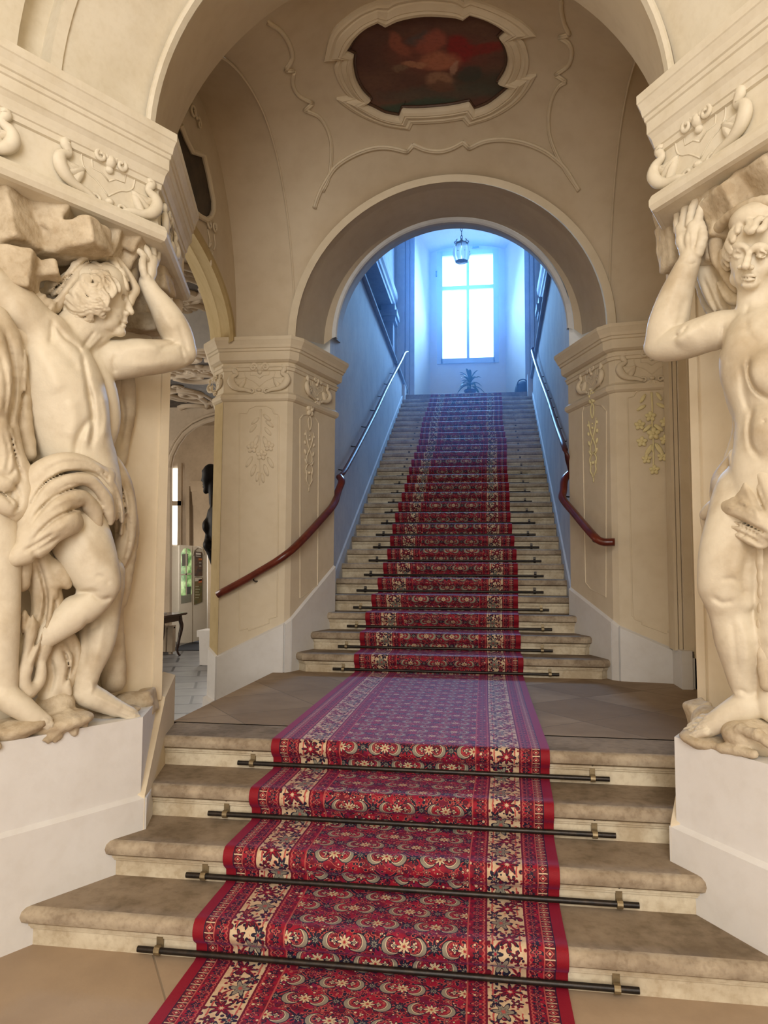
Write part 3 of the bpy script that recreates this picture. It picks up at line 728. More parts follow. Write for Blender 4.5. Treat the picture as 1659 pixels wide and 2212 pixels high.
# =================================================================== STUCCO ORNAMENT
class Rel:
    """relief on a wall plane: local x along the wall, y up, h out of the wall"""
    def __init__(s, o, u, n, k=1.0, v=None):
        s.o = np.asarray(o, float); s.u = np.asarray(u, float)/np.linalg.norm(u); s.n = np.asarray(n, float)/np.linalg.norm(n); s.v = np.array([0, 0, 1.0]) if v is None else np.asarray(v, float)/np.linalg.norm(v); s.k = k
    def P(s, x, y, h=0): return s.o+(s.u*x+s.v*y+s.n*h)*s.k
    def line(s, mb, pts, r, sm=4, flat=.8, n=8, h=0):
        Q = [(*s.P(p[0], p[1], (p[2] if len(p) > 2 else h)), (r[i] if hasattr(r, '__len__') else r)) for i, p in enumerate(pts)]
        Q = smooth_path(Q, sm) if sm and len(Q) > 2 else Q
        mb.tube([q[:3] for q in Q], [q[3]*s.k for q in Q], n, nrm=s.n, flat=flat); return mb
    def blob(s, mb, x, y, rx, ry, rh, ang=0, h=0, nu=10, nv=6):
        c, sn = math.cos(math.radians(ang)), math.sin(math.radians(ang))
        R = np.array([s.u*c+s.v*sn, -s.u*sn+s.v*c, s.n]).T*s.k
        mb.blob(s.P(x, y, h), (rx, ry, rh), R, nu, nv); return mb
    def spiral(s, mb, x, y, r0, turns, a0, r, dirn=1, h=.01):
        pts = []; n = int(14*turns)+2
        for i in range(n):
            t = i/(n-1); a = a0+dirn*2*PI*turns*t; rr = r0*(1-.82*t)
            pts.append((x+rr*math.cos(a), y+rr*math.sin(a), h+.008*t))
        s.line(mb, pts, [r*(1-.45*i/(n-1)) for i in range(n)], sm=0); return mb
def cartouche(label, R, mat, group='stucco cartouches on the friezes'):
    t = thing('stucco_cartouche', label, 'stucco ornament', R.P(0, -.13, .0), group)
    for sgn in (-1, 1):
        m = MB()
        R.line(m, [(sgn*.165, .115, .004), (sgn*.19, .085, .012), (sgn*.172, .052, .014), (sgn*.205, .03, .018), (sgn*.212, -.005, .022), (sgn*.19, -.04, .022), (sgn*.15, -.062, .020), (sgn*.10, -.07, .018), (sgn*.06, -.085, .016)], [.008, .021, .014, .022, .028, .025, .018, .014, .010], sm=5)
        R.spiral(m, sgn*.055, -.080, .022, 1.1, PI/2*(1-sgn)*0+(.3 if sgn > 0 else PI-.3), .008, sgn)
        m.obj('leaf_scroll', mat, t, smooth=True)
        m = MB()
        for i, a in enumerate((-40, -12, 16, 44)): R.blob(m, sgn*(.135+.012*i), -.028+.028*i-.006*i*i, (.056), .020, .020, (180-a if sgn < 0 else a)-20*sgn, .004)
        m.obj('shell', mat, t, smooth=True)
        m = MB(); R.spiral(m, sgn*.044, .100, .030, 1.35, (PI if sgn > 0 else 0), .0115, -sgn, .014); R.line(m, [(sgn*.062, .112, .010), (sgn*.085, .100, .008), (sgn*.20, .094, .004)], [.009, .006, .004], sm=3); m.obj('volute', mat, t, smooth=True)
        m = MB(); R.line(m, [(sgn*.118, .085), (sgn*.110, .04), (sgn*.085, .015), (sgn*.05, .0), (0, -.042)], .0035, sm=4, h=.001); R.line(m, [(sgn*.075, .088), (sgn*.070, .045), (sgn*.03, .042), (0, .02)], .0035, sm=0, h=.001); m.obj('shield_line', mat, t, smooth=True)
    m = MB(); R.blob(m, 0, .098, .026, .030, .024, 0, .006); R.blob(m, 0, .065, .018, .016, .014, 0, .004); m.obj('knot', mat, t, smooth=True)
    m = MB()
    for a in (-64, -32, 0, 32, 64): R.blob(m, .03*math.sin(math.radians(a)), -.088-.026*math.cos(math.radians(a)), .011, .034, .014, a, .012)
    R.blob(m, 0, -.070, .020, .014, .016, 0, .014); m.obj('leaf_tuft', mat, t, smooth=True)
    return t
def plane_frame(px, py, P, n, h=0.0):
    n = np.array([n[0], n[1], 0.0]); n /= np.linalg.norm(n); o = upl(px, py, np.array([P[0], P[1], 0])+n*h, n)
    u = np.array([-n[1], n[0], 0]); return Rel(o, u, n)
NLn, NRn = (.866, -.5), (-.866, -.5)
P0L, P0R = (-1.247, 3.455), (1.25, 3.444)
def sidef(A, B): d = np.array(B[:2])-np.array(A[:2]); d /= np.linalg.norm(d); return (d[1], -d[0])
def card(label, px, py, P, n, k, mat, zc=None):
    R = plane_frame(px, py, P, n); R.k = k
    if zc: R.o[2] = zc
    return cartouche(label, R, mat)
card('white scrolled cartouche on the left cornice above the raised stone hand', 234, 395, P0L, NLn, 1.22, STUCCO, 3.455)
card('white scrolled cartouche cut by the left picture edge on the left cornice', -118, 265, P0L, NLn, 1.22, STUCCO, 3.455)
sl = sidef(P0L, (-1.46, 4.25)); R = Rel((-1.322, 3.74, 3.44), (-sl[1], sl[0], 0), (sl[0], sl[1], 0), .95); cartouche('scrolled cartouche seen edge-on round the corner of the left cornice', R, STUCCO)
card('white scrolled cartouche on the right cornice above the raised stone hand', 1512, 285, P0R, NRn, 1.22, STUCCO, 3.455)
FL = [np.array(p) for p in PL]; FR = [np.array(p) for p in PR]
def face(path, i): return path[i], sidef(path[i], path[i+1])
for lab, px, py, (P, n), k in (('cream cartouche on the left pillar capital, broad front face', 561, 822, face(FL, 2), 1.25), ('cream cartouche on the left pillar capital, face turned toward the stairs', 684, 838, face(FL, 4), 1.08), ('cream cartouche on the left pillar capital, narrow outer face by the side hall', 466, 838, face(FL, 1), .7),
                               ('cream cartouche on the right pillar capital, face turned toward the stairs', 1278, 812, face(FR, 1), 1.08), ('cream cartouche on the right pillar capital, front face by the stone elbow', 1408, 792, face(FR, 3), 1.25)):
    card(lab, px, py, P, n, k, PLASTER, 3.325)

def flower_drop(label, R, mat, spots, leaves, stem, tail):
    t = thing('stucco_flower_drop', label, 'stucco ornament', R.P(*tail), 'flower drops on the pillar panels')
    m = MB(); R.line(m, stem, [.010]+[.007]*(len(stem)-2)+[.004], sm=4, flat=.7, h=.002); m.obj('stem', mat, t, smooth=True)
    for x, y, r in spots:
        m = MB()
        for k in range(5):
            a = 90+72*k; R.blob(m, x+r*.55*math.cos(math.radians(a)), y+r*.55*math.sin(math.radians(a)), r*.52, r*.40, r*.32, a, .004)
        R.blob(m, x, y, r*.28, r*.28, r*.40, 0, .010); m.obj('blossom', mat, t, smooth=True)
    for x, y, l, a in leaves:
        m = MB(); R.blob(m, x, y, l, l*.36, .011, a, .002); R.line(m, [(x-l*.8*math.cos(math.radians(a)), y-l*.8*math.sin(math.radians(a)), .010), (x+l*.9*math.cos(math.radians(a)), y+l*.9*math.sin(math.radians(a)), .010)], .003, sm=0); m.obj('leaf', mat, t, smooth=True)
    return t
def strap_drop(label, R, mat):
    t = thing('stucco_flower_drop', label, 'stucco ornament', R.P(0, -.38), 'flower drops on the pillar panels')
    m = MB()
    for k in range(5): R.blob(m, .035*math.cos(math.radians(90+72*k)), .39+.035*math.sin(math.radians(90+72*k)), .036, .028, .02, 90+72*k, .006)
    R.blob(m, 0, .39, .02, .02, .03, 0, .01); m.obj('blossom', mat, t, smooth=True)
    m = MB(); R.line(m, [(0, .34), (.028, .29), (.03, .25), (0, .19), (-.03, .25), (-.028, .29), (0, .34)], .0065, h=.004); m.obj('ring', mat, t, smooth=True)
    for s in (-1, 1):
        m = MB(); R.line(m, [(s*.075, .18), (s*.06, .12), (s*.03, .05), (-s*.02, -.02), (-s*.05, -.07), (-s*.045, -.11), (-s*.005, -.13)], [.004, .007, .008, .008, .007, .006, .004], h=.004)
        R.line(m, [(s*.005, -.13), (s*.05, -.16), (s*.065, -.20), (s*.045, -.25), (s*.055, -.29), (s*.02, -.33), (0, -.36)], [.005, .008, .007, .006, .008, .006, .003], h=.004); m.obj('strap', mat, t, smooth=True)
        m = MB()
        for x, y, l, a in ((.075, -.03, .03, 60), (.06, -.12, .034, 50), (.085, .06, .02, 70), (.05, -.22, .02, 100), (.085, .14, .016, 80)): R.blob(m, s*x, y, l, l*.4, .010, a if s > 0 else 180-a, .002)
        m.obj('leaf', mat, t, smooth=True)
    m = MB(); R.blob(m, 0, .10, .010, .014, .010, 0, .004); R.blob(m, 0, -.22, .016, .016, .014, 0, .004); R.blob(m, 0, .14, .007, .007, .007, 0, .004); R.line(m, [(0, -.36), (0, -.40)], .006, sm=0, h=.003); m.obj('bead', mat, t, smooth=True)
    return t
P, n = face(FL, 2); R = plane_frame(562, 960, P, n)
flower_drop('faint plaster flower drop on the front panel of the left pillar', R, PLASTER, [(-.075, -.03, .052), (.085, -.02, .048), (.015, -.10, .05)], [(-.05, .22, .05, 40), (.06, .25, .05, 140), (.085, .19, .05, -40), (-.07, .15, .05, 50), (.07, .12, .05, 130), (-.04, .03, .06, 70), (.05, .02, .06, 110), (-.10, -.16, .06, 60), (.10, -.17, .06, 120), (-.06, -.24, .06, 70), (.06, -.24, .06, 110), (-.02, -.30, .05, 80), (.03, -.31, .05, 100)], [(0, .33), (.005, .15), (-.004, 0), (.004, -.2), (0, -.38)], (0, -.4))
P, n = face(FL, 4); strap_drop('plaster strapwork drop on the left pillar face beside the stairs', plane_frame(668, 972, P, n, .004), PLASTER)
P, n = face(FR, 1); strap_drop('yellowish strapwork drop on the right pillar face beside the stairs', plane_frame(1281, 948, P, n, .004), YSTUC)
P, n = face(FR, 3); R = plane_frame(1409, 932, P, n, .012)
flower_drop('yellowish hanging flower drop on the front panel of the right pillar', R, YSTUC, [(-.012, .13, .045), (-.10, .06, .045), (.105, .075, .045), (.01, -.02, .055), (-.085, -.085, .045), (.10, -.075, .045), (-.05, -.235, .04), (.075, -.22, .04), (.01, -.33, .042)], [(-.07, .29, .045, 60), (.06, .30, .045, 120), (-.085, .21, .045, 30), (.075, .22, .045, 150), (-.04, .03, .05, 40), (.05, .03, .05, 140), (.0, -.15, .03, 90), (-.03, -.16, .06, 60), (.05, -.15, .06, 120)], [(0, .34), (.004, .2), (0, .05), (.006, -.1), (.004, -.25), (0, -.36)], (0, -.38))

def panel(name, lst, P, n, mat, r=.0075):
    n3 = np.array([n[0], n[1], 0.0]); n3 /= np.linalg.norm(n3); mb = MB()
    for pts in lst:
        Q = [upl(x, y, (P[0], P[1], 0), n3) for x, y in pts]; mb.tube(Q, r, 6)
    return S(name, mb, mat)
panel('trim_panel_left', [[(517, 1362), (517, 893), (533, 893), (538, 883), (552, 877), (576, 877), (588, 883), (592, 893), (602, 896), (599, 1332), (581, 1337), (581, 1346), (536, 1362), (535, 1357), (517, 1362)]], *face(FL, 2), PLASTER)
panel('trim_panel_left', [[(648, 905), (654, 897), (672, 893), (680, 900), (688, 914), (686, 1264), (648, 1292), (648, 905)]], *face(FL, 4), PLASTER)
panel('trim_panel_right', [[(1258, 890), (1262, 878), (1280, 872), (1300, 876), (1310, 888), (1309, 1290), (1276, 1273), (1265, 1258), (1258, 890)]], *face(FR, 1), PLASTER)
panel('trim_panel_right', [[(1355, 859), (1368, 856), (1375, 846), (1395, 840), (1425, 840), (1440, 846), (1453, 848)], [(1355, 859), (1366, 1330), (1372, 1337), (1386, 1343), (1386, 1348), (1440, 1368), (1442, 1363), (1456, 1370)]], *face(FR, 3), PLASTER)

# ------------------------------------------------------------- ceiling painting in its notched frame
K = lambda x, y: (640+x*.3737, y*.3737)
PAIRS = [((240,335),(333,290)), ((220,380),(330,350)), ((240,450),(345,430)), ((275,510),(380,500)), ((310,550),(430,555)), ((232,562),(395,580)),
         ((300,615),(450,606)), ((400,672),(505,634)), ((520,718),(550,645)), ((655,740),(592,652)), ((672,705),(610,606)),
         ((740,703),(720,606)), ((860,695),(880,592)), ((962,680),(1003,568)), ((992,716),(1033,614)),
         ((1130,672),(1110,582)), ((1250,602),(1180,530)), ((1330,520),(1215,500)), ((1387,425),(1232,480)), ((1325,432),(1165,455)),
         ((1342,370),(1205,390)), ((1340,310),(1222,320)), ((1320,240),(1205,240)), ((1300,212),(1172,190)), ((1385,197),(1212,152)),
         ((1330,140),(1150,108)), ((1240,80),(1085,75)), ((1120,25),(1040,60)), ((1010,-12),(1000,50)), ((970,0),(962,80)),
         ((900,-40),(900,66)), ((730,-55),(740,60)), ((590,-35),(600,85)), ((540,-8),(512,124)), ((470,0),(470,96)),
         ((370,40),(400,132)), ((270,110),(340,190)), ((200,190),(308,240)), ((160,345),(290,268))]
NOTCH = {0, 4, 5, 9, 10, 13, 14, 18, 19, 23, 24, 28, 29, 33, 34, 38}
prs = []
for i in range(len(PAIRS)):
    a, b = PAIRS[i], PAIRS[(i+1) % len(PAIRS)]; j = (i+1) % len(PAIRS)
    sharp = (i in NOTCH and j in NOTCH)
    prs.append((np.array(a[0], float), np.array(a[1], float)))
    if not sharp:
        p, q = PAIRS[i-1], PAIRS[(i+2) % len(PAIRS)]
        for t in (.25, .5, .75):
            r = []
            for s_ in (0, 1):
                A, B = np.array(a[s_], float), np.array(b[s_], float)
                M0 = (B-np.array(p[s_], float))/2 if i not in NOTCH else (B-A); M1 = (np.array(q[s_], float)-A)/2 if j not in NOTCH else (B-A)
                r.append((2*t**3-3*t*t+1)*A+(t**3-2*t*t+t)*M0+(-2*t**3+3*t*t)*B+(t**3-t*t)*M1)
            prs.append(tuple(r))
PF = [(0, -.005), (0, .045), (.08, .062), (.24, .066), (.34, .052), (.38, .060), (.62, .040), (.66, .030), (.80, .034), (.88, .026), (1.0, .020), (1.0, -.005)]
rows = []
for o_, i_ in prs:
    po, pi = hit(*K(*o_)), hit(*K(*i_)); rows.append([pi+(po-pi)*t - np.array([0, 0, l]) for t, l in PF])
m = len(PF); nr = len(rows); V = [v for r in rows for v in r]
F = [(i*m+j, ((i+1) % nr)*m+j, ((i+1) % nr)*m+j+1, i*m+j+1) for i in range(nr) for j in range(m-1)]
c0 = hit(*K(780, 340))
cp = thing('ceiling_painting', 'dark reddish fresco of a tumbling figure in a notched cream frame on the vault', 'painting', (float(c0[0]), float(c0[1]), float(c0[2])-.05))
mesh_obj('frame', V, F, PLASTER, cp, label='cream moulded frame with stepped corners')
inner = [hit(*K(*i_)) for _, i_ in prs]
DKF = plain('dark_gilt_edge', (.09, .045, .025), .4, c2=(.05, .02, .012), scale=30, spec=.5)
mb = MB(); cc = np.array(c0); q_ = [p+(cc-p)*.018-np.array([0, 0, .022]) for p in inner]; mb.tube(q_+[q_[0]], .012, 6); mb.obj('inner_moulding', DKF, cp, label='thin dark inner moulding')
nt = NT('fresco'); nt.b.inputs['Roughness'].default_value = .7; nt.b.inputs['Specular IOR Level'].default_value = .2
uvn = nt.node('ShaderNodeUVMap'); uvn.uv_map = 'uv'; sp = nt.node('ShaderNodeSeparateXYZ'); nt.link(uvn.outputs[0], sp.inputs[0])
w1 = noise(nt, uvn.outputs[0], 6, 4)-.5; w2 = noise(nt, uvn.outputs[0], 7.3, 4, .6)-.5
x = X(nt, sp.outputs[0])+w1*.10; y = X(nt, sp.outputs[1])+w2*.10
col = mixc(nt, noise(nt, uvn.outputs[0], 5, 5).soft(.3, .7), (.105, .050, .040), (.16, .085, .058))
for bx, by, rx, ry, ang, cc_, st_ in ((.80, .50, .30, .10, 10, (.05, .06, .045), .7), (.42, .62, .20, .055, -12, (.055, .085, .06), .9), (.50, .53, .24, .06, -5, (.08, .09, .07), .5), (.50, .30, .20, .14, 0, (.20, .055, .045), .55), (.66, .27, .09, .035, -10, (.24, .035, .03), .9), (.45, .22, .06, .05, 0, (.10, .09, .085), .8), (.365, .25, .035, .085, -25, (.30, .10, .065), .9), (.47, .24, .05, .085, 30, (.34, .10, .07), .9), (.57, .27, .05, .09, -10, (.26, .03, .03), .9),
                                    (.50, .345, .085, .06, -10, (.40, .15, .09), .95), (.41, .365, .05, .018, 10, (.42, .20, .12), .8), (.355, .38, .03, .022, 0, (.22, .14, .09), .7), (.50, .455, .055, .050, 0, (.30, .16, .10), .95), (.505, .50, .060, .034, 0, (.15, .075, .05), .9), (.555, .38, .014, .055, 10, (.45, .26, .18), .7), (.60, .42, .04, .05, 0, (.05, .06, .05), .7)):
    ca, sa = math.cos(math.radians(ang)), math.sin(math.radians(ang)); dx, dy = x-bx, y-by
    d = (((dx*ca+dy*sa)/rx)*((dx*ca+dy*sa)/rx)+((dy*ca-dx*sa)/ry)*((dy*ca-dx*sa)/ry)).sqrt()
    col = mixc(nt, (1-d.soft(.55, 1.15))*st_, col, cc_)
nt.link(mixc(nt, noise(nt, uvn.outputs[0], 60, 4).soft(.4, .8)*.3, col, (.06, .03, .025)), nt.b.inputs['Base Color'])
V = []; UVs = []; NR_ = 8
for k in range(NR_+1):
    for (o_, i_), p in zip(prs, inner):
        t = k/NR_; q = np.array([780, 340.0])+(i_-np.array([780, 340.0]))*t*1.0
        h_ = hit(*K(*(q))) if k < NR_ else p
        V.append(h_-np.array([0, 0, .012])); UVs.append((q[0]/1659, q[1]/1000))
nq = len(prs); F = [(k*nq+i, k*nq+(i+1) % nq, (k+1)*nq+(i+1) % nq, (k+1)*nq+i) for k in range(NR_) for i in range(nq)]
mesh_obj('canvas', V, F, nt.m, cp, uv=UVs, label='darkened painted surface')

def vault_mould(name, pts, r, sharp=False):
    mb = MB(); P = []
    for x_, y_ in pts: P.append(hit(x_, y_)-np.array([0, 0, .004]))
    Q = P if sharp else smooth_path(P, 4)
    mb.tube(Q, r, 8, caps=True)
    mb.tube([q+np.array([.0, -.02, -.004]) for q in Q], r*.55, 6)
    return S(name, mb, PLASTER, smooth=True)
kk = [(105,1200),(120,1150),(145,1090),(180,1030),(230,960),(320,900),(430,858),(530,851),(640,875)]
vault_mould('trim_vault_outline', [K(*p) for p in kk], .021)
vault_mould('trim_vault_outline', [K(*p) for p in ((640,875),(675,835))], .021, True)
vault_mould('trim_vault_outline', [K(*p) for p in ((675,835),(750,865),(830,873),(900,855),(965,820))], .021)
vault_mould('trim_vault_outline', [K(*p) for p in ((965,820),(1000,855))], .021, True)
vault_mould('trim_vault_outline', [K(*p) for p in ((1000,855),(1090,815),(1200,805),(1320,825),(1430,870),(1500,920),(1560,980),(1610,1060),(1635,1100))], .021)
h2 = lambda L: [(x*.5, y*.5) for x, y in L]; h3 = lambda L: [(830+x*.5, y*.5) for x, y in L]
vault_mould('trim_vault_outline', h2([(1395,825),(1422,760),(1432,640),(1415,560),(1380,505),(1330,480)]), .017)
vault_mould('trim_vault_outline', h2([(1330,480),(1315,478),(1352,445)]), .017, True)
vault_mould('trim_vault_outline', h2([(1352,445),(1290,410),(1265,360),(1270,305)]), .017)
vault_mould('trim_vault_outline', h2([(1270,305),(1235,302)]), .017, True)
vault_mould('trim_vault_outline', h2([(1235,302),(1262,250),(1250,190),(1215,135),(1160,95)]), .017)
vault_mould('trim_vault_outline', h3([(840,820),(770,715),(722,610),(710,520),(722,430),(750,375),(785,352)]), .017)
vault_mould('trim_vault_outline', h3([(785,352),(740,322)]), .017, True)
vault_mould('trim_vault_outline', h3([(740,322),(795,280),(810,225),(795,185),(755,160)]), .017)
vault_mould('trim_vault_outline', h3([(755,160),(800,148)]), .017, True)
vault_mould('trim_vault_outline', h3([(800,148),(778,100),(765,40),(766,0)]), .017)

# ------------------------------------------------------------- dark painting on the left tympanum
k8 = lambda x, y: ux(340+x*.1808, 200+y*.1808, -1.872)
poly = [(270,430),(335,600),(402,740),(530,772),(585,1000),(642,1300),(640,1400),(612,1470),(560,1492),(480,1440),(400,1370),(330,1400),(280,1360),(325,1300),(250,1050),(190,760)]
cp2 = thing('wall_painting', 'nearly black painting in a stepped plaster frame above the left side arch', 'painting', [float(v) for v in k8(560, 1492)])
DARKP = plain('blackened_canvas', (.022, .015, .009), .5, c2=(.06, .038, .02), scale=7, var=.8, spec=.35)
V = [k8(*p) for p in poly]; mesh_obj('canvas', V, [list(range(len(V)))], DARKP, cp2, label='blackened painted surface')
mb = MB(); Q = [k8(*p)+np.array([.012, 0, 0]) for p in poly]
def simple_loop(Q, off): c = np.mean(Q, 0); return [q+(q-c)/np.linalg.norm(q-c)*off for q in Q]
mb.tube(simple_loop(Q, .022)[:13], .022, 8); mb.obj('frame', PLASTER, cp2)
t = thing('stucco_scroll', 'small stucco scroll and sprigs under the dark tympanum painting', 'stucco ornament', [float(v) for v in k8(700, 1950)])
R = Rel(k8(640, 1650), (0, 1, 0), (1, 0, 0))
m = MB(); R.spiral(m, -.06, .03, .05, 1.3, 2.0, .012, 1); m.obj('scroll', PLASTER, t, smooth=True)
m = MB(); R.spiral(m, .05, .06, .05, 1.3, 1.0, .012, -1); m.obj('scroll', PLASTER, t, smooth=True)
m = MB(); R.line(m, [(-.07, -.02), (-.02, -.09), (-.03, -.16)], .007); R.line(m, [(.07, -.0), (.10, -.08), (.07, -.14)], .007)
for x_, y_, a in ((.0, -.12, 60), (.04, -.2, 80), (.02, -.27, 100), (.08, -.22, 40)): R.blob(m, x_, y_, .03, .010, .008, a)
m.obj('sprig', PLASTER, t, smooth=True)
t = thing('stucco_scroll', 'stucco scroll cluster above the dark tympanum painting', 'stucco ornament', [float(v) for v in k8(430, 380)])
R = Rel(k8(450, 290), (0, 1, 0), (1, 0, 0)); m = MB(); R.spiral(m, -.06, 0, .06, 1.3, 0, .014, 1); m.obj('scroll', PLASTER, t, smooth=True); m = MB(); R.spiral(m, .06, -.02, .05, 1.2, 3, .013, -1); m.obj('scroll', PLASTER, t, smooth=True)
# =================================================================== CARVED STATUES (one smooth surface each, from distance fields)
class Field:
    def __init__(s, side, P0, res):
        s.side = side; s.n = np.array([.866*(-side), -.5, 0]); s.P0 = np.array([side*P0[0], P0[1], 0]); s.res = res; s.pr = []; s.gr = []; s.hd = None
    def p(s, x, y, off):
        if s.hd: off = off+s.hd[1]*(x-s.hd[0])
        return upl(x, y, s.P0+s.n*off, s.n)
    def m(s, P): return float((np.asarray(P)-CAM) @ AF)/CF
    def c(s, pts, k=.02, sm=0, sub=False):
        Q = []
        for x, y, off, r in pts:
            P = s.p(x, y, off); Q.append((*P, r*s.m(P)))
        if sm and len(Q) > 2: Q = smooth_path(Q, sm)
        if len(Q) == 1: Q = [Q[0], Q[0]]
        for a, b in zip(Q[:-1], Q[1:]):
            a = np.asarray(a); b = np.asarray(b); r = max(a[3], b[3])
            s.pr.append(('c', np.minimum(a[:3], b[:3])-r, np.maximum(a[:3], b[:3])+r, k, sub, a, b))
        return s
    def e(s, x, y, off, rad, ang=0, k=.02, sub=False, tilt=0):
        P = s.p(x, y, off); m = s.m(P); r = np.array(rad)*m
        ca, sa = math.cos(math.radians(ang)), math.sin(math.radians(ang))
        u = AR*ca+AU*sa; v = -AR*sa+AU*ca; w = AF
        B = np.array([u, v, w]); R = max(r)
        s.pr.append(('e', P-R, P+R, k, sub, P, B, r)); return s
    def b(s, x, y, off, half, ang=0, yaw=0, rnd=6, k=.008, sub=False):
        P = s.p(x, y, off); m = s.m(P); h = np.array(half)*m
        ca, sa = math.cos(math.radians(ang)), math.sin(math.radians(ang)); cb, sb = math.cos(math.radians(yaw)), math.sin(math.radians(yaw))
        u0 = AR*cb+AF*sb; w = -AR*sb+AF*cb; u = u0*ca+AU*sa; v = -u0*sa+AU*ca
        B = np.array([u, v, w]); R = np.linalg.norm(h)
        s.pr.append(('b', P-R, P+R, k, sub, P, B, h, rnd*m)); return s
    def g(s, pts, w, depth, sm=4):
        """carved line (depth > 0) or raised ridge (depth < 0), width in pixels of the drawing"""
        s.gr.append((np.array(smooth_path([np.array(p, float) for p in pts], sm)) if sm and len(pts) > 2 else np.array(pts, float), w, depth)); return s
    def build(s, name, mat, parent, wob=0.0, wf=20.0, clip=None, **kw):
        lo = np.min([p[1] for p in s.pr if not p[4]], 0)-.02; hi = np.max([p[2] for p in s.pr if not p[4]], 0)+.02
        if clip is not None: lo = np.maximum(lo, clip[0]); hi = np.minimum(hi, clip[1])
        h = s.res; n = np.maximum(((hi-lo)/h).astype(int)+2, 3)
        D = np.full(n, .5, np.float32); ax = [lo[i]+h*np.arange(n[i]) for i in range(3)]
        for pr in s.pr:
            mg = pr[3]*1.2+.025
            i0 = np.clip(((pr[1]-mg-lo)/h).astype(int), 0, n-1); i1 = np.clip(((pr[2]+mg-lo)/h).astype(int)+2, 1, n)
            if (i1 <= i0).any(): continue
            sl = tuple(slice(a, b) for a, b in zip(i0, i1))
            Xg, Yg, Zg = np.meshgrid(ax[0][sl[0]], ax[1][sl[1]], ax[2][sl[2]], indexing='ij', sparse=True)
            if pr[0] == 'c':
                a, b = pr[5], pr[6]; ab = b[:3]-a[:3]; L = ab @ ab+1e-12
                t = np.clip(((Xg-a[0])*ab[0]+(Yg-a[1])*ab[1]+(Zg-a[2])*ab[2])/L, 0, 1)
                d = np.sqrt((Xg-a[0]-ab[0]*t)**2+(Yg-a[1]-ab[1]*t)**2+(Zg-a[2]-ab[2]*t)**2)-(a[3]+(b[3]-a[3])*t)
            else:
                P, B = pr[5], pr[6]; x, y, z = Xg-P[0], Yg-P[1], Zg-P[2]
                q = [B[i][0]*x+B[i][1]*y+B[i][2]*z for i in range(3)]
                if pr[0] == 'e':
                    r = pr[7]; k0 = np.sqrt((q[0]/r[0])**2+(q[1]/r[1])**2+(q[2]/r[2])**2); k1 = np.sqrt((q[0]/r[0]**2)**2+(q[1]/r[1]**2)**2+(q[2]/r[2]**2)**2)
                    d = k0*(k0-1)/(k1+1e-9)
                else:
                    hh, rn = pr[7]-pr[8], pr[8]; w = [np.abs(q[i])-hh[i] for i in range(3)]
                    d = np.sqrt(np.maximum(w[0], 0)**2+np.maximum(w[1], 0)**2+np.maximum(w[2], 0)**2)+np.minimum(np.maximum(np.maximum(w[0], w[1]), w[2]), 0)-rn
            o = D[sl]; k = pr[3]
            if pr[4]: d = -d; g = np.maximum(k-np.abs(o-d), 0)/k; D[sl] = np.maximum(o, d)+g*g*k*.25
            else: g = np.maximum(k-np.abs(o-d), 0)/k; D[sl] = np.minimum(o, d)-g*g*k*.25
        if wob:
            X_, Y_, Z_ = np.meshgrid(*ax, indexing='ij', sparse=True)
            D += wob*(np.sin(X_*wf+1.3*np.sin(Y_*wf*.7)+2*np.sin(Z_*wf*.31))*np.sin(Y_*wf*1.1+1.7*np.sin(Z_*wf*.6))*np.sin(Z_*wf*.9+1.1*np.sin(X_*wf*.8))+.5*np.sin(X_*wf*2.3+Z_*wf*1.1)*np.sin(Y_*wf*2.1+Z_*wf*1.7)).astype(np.float32)
        if s.gr:
            I = np.argwhere(np.abs(D) < .045); Pn = lo+h*I-CAM
            dz = Pn @ AF; px = 829.5+CF*(Pn @ AR)/dz; py = 1106-CF*(Pn @ AU)/dz
            add = np.zeros(len(I))
            for G, w, dp in s.gr:
                mn, mx = G.min(0)-2.5*w, G.max(0)+2.5*w
                q = np.nonzero((px > mn[0]) & (px < mx[0]) & (py > mn[1]) & (py < mx[1]))[0]
                if not len(q): continue
                best = np.full(len(q), 1e9); bt = np.zeros(len(q)); nseg = len(G)-1
                for i in range(nseg):
                    a, b = G[i], G[i+1]; ab = b-a; L = ab @ ab+1e-9
                    t = np.clip(((px[q]-a[0])*ab[0]+(py[q]-a[1])*ab[1])/L, 0, 1)
                    d2 = (px[q]-a[0]-ab[0]*t)**2+(py[q]-a[1]-ab[1]*t)**2
                    m_ = d2 < best; best[m_] = d2[m_]; bt[m_] = ((i+t)/nseg)[m_]
                tap = np.clip(np.minimum(bt, 1-bt)*5+.25, 0, 1)
                add[q] += dp*np.exp(-best/(w*w))*tap
            D[I[:, 0], I[:, 1], I[:, 2]] += add
        D[0] = D[-1] = .1; D[:, 0] = D[:, -1] = .1; D[:, :, 0] = D[:, :, -1] = .1
        V, F = surfnet(D, lo, h)
        return mesh_obj(name, V, F, mat, parent, smooth=True, **kw)
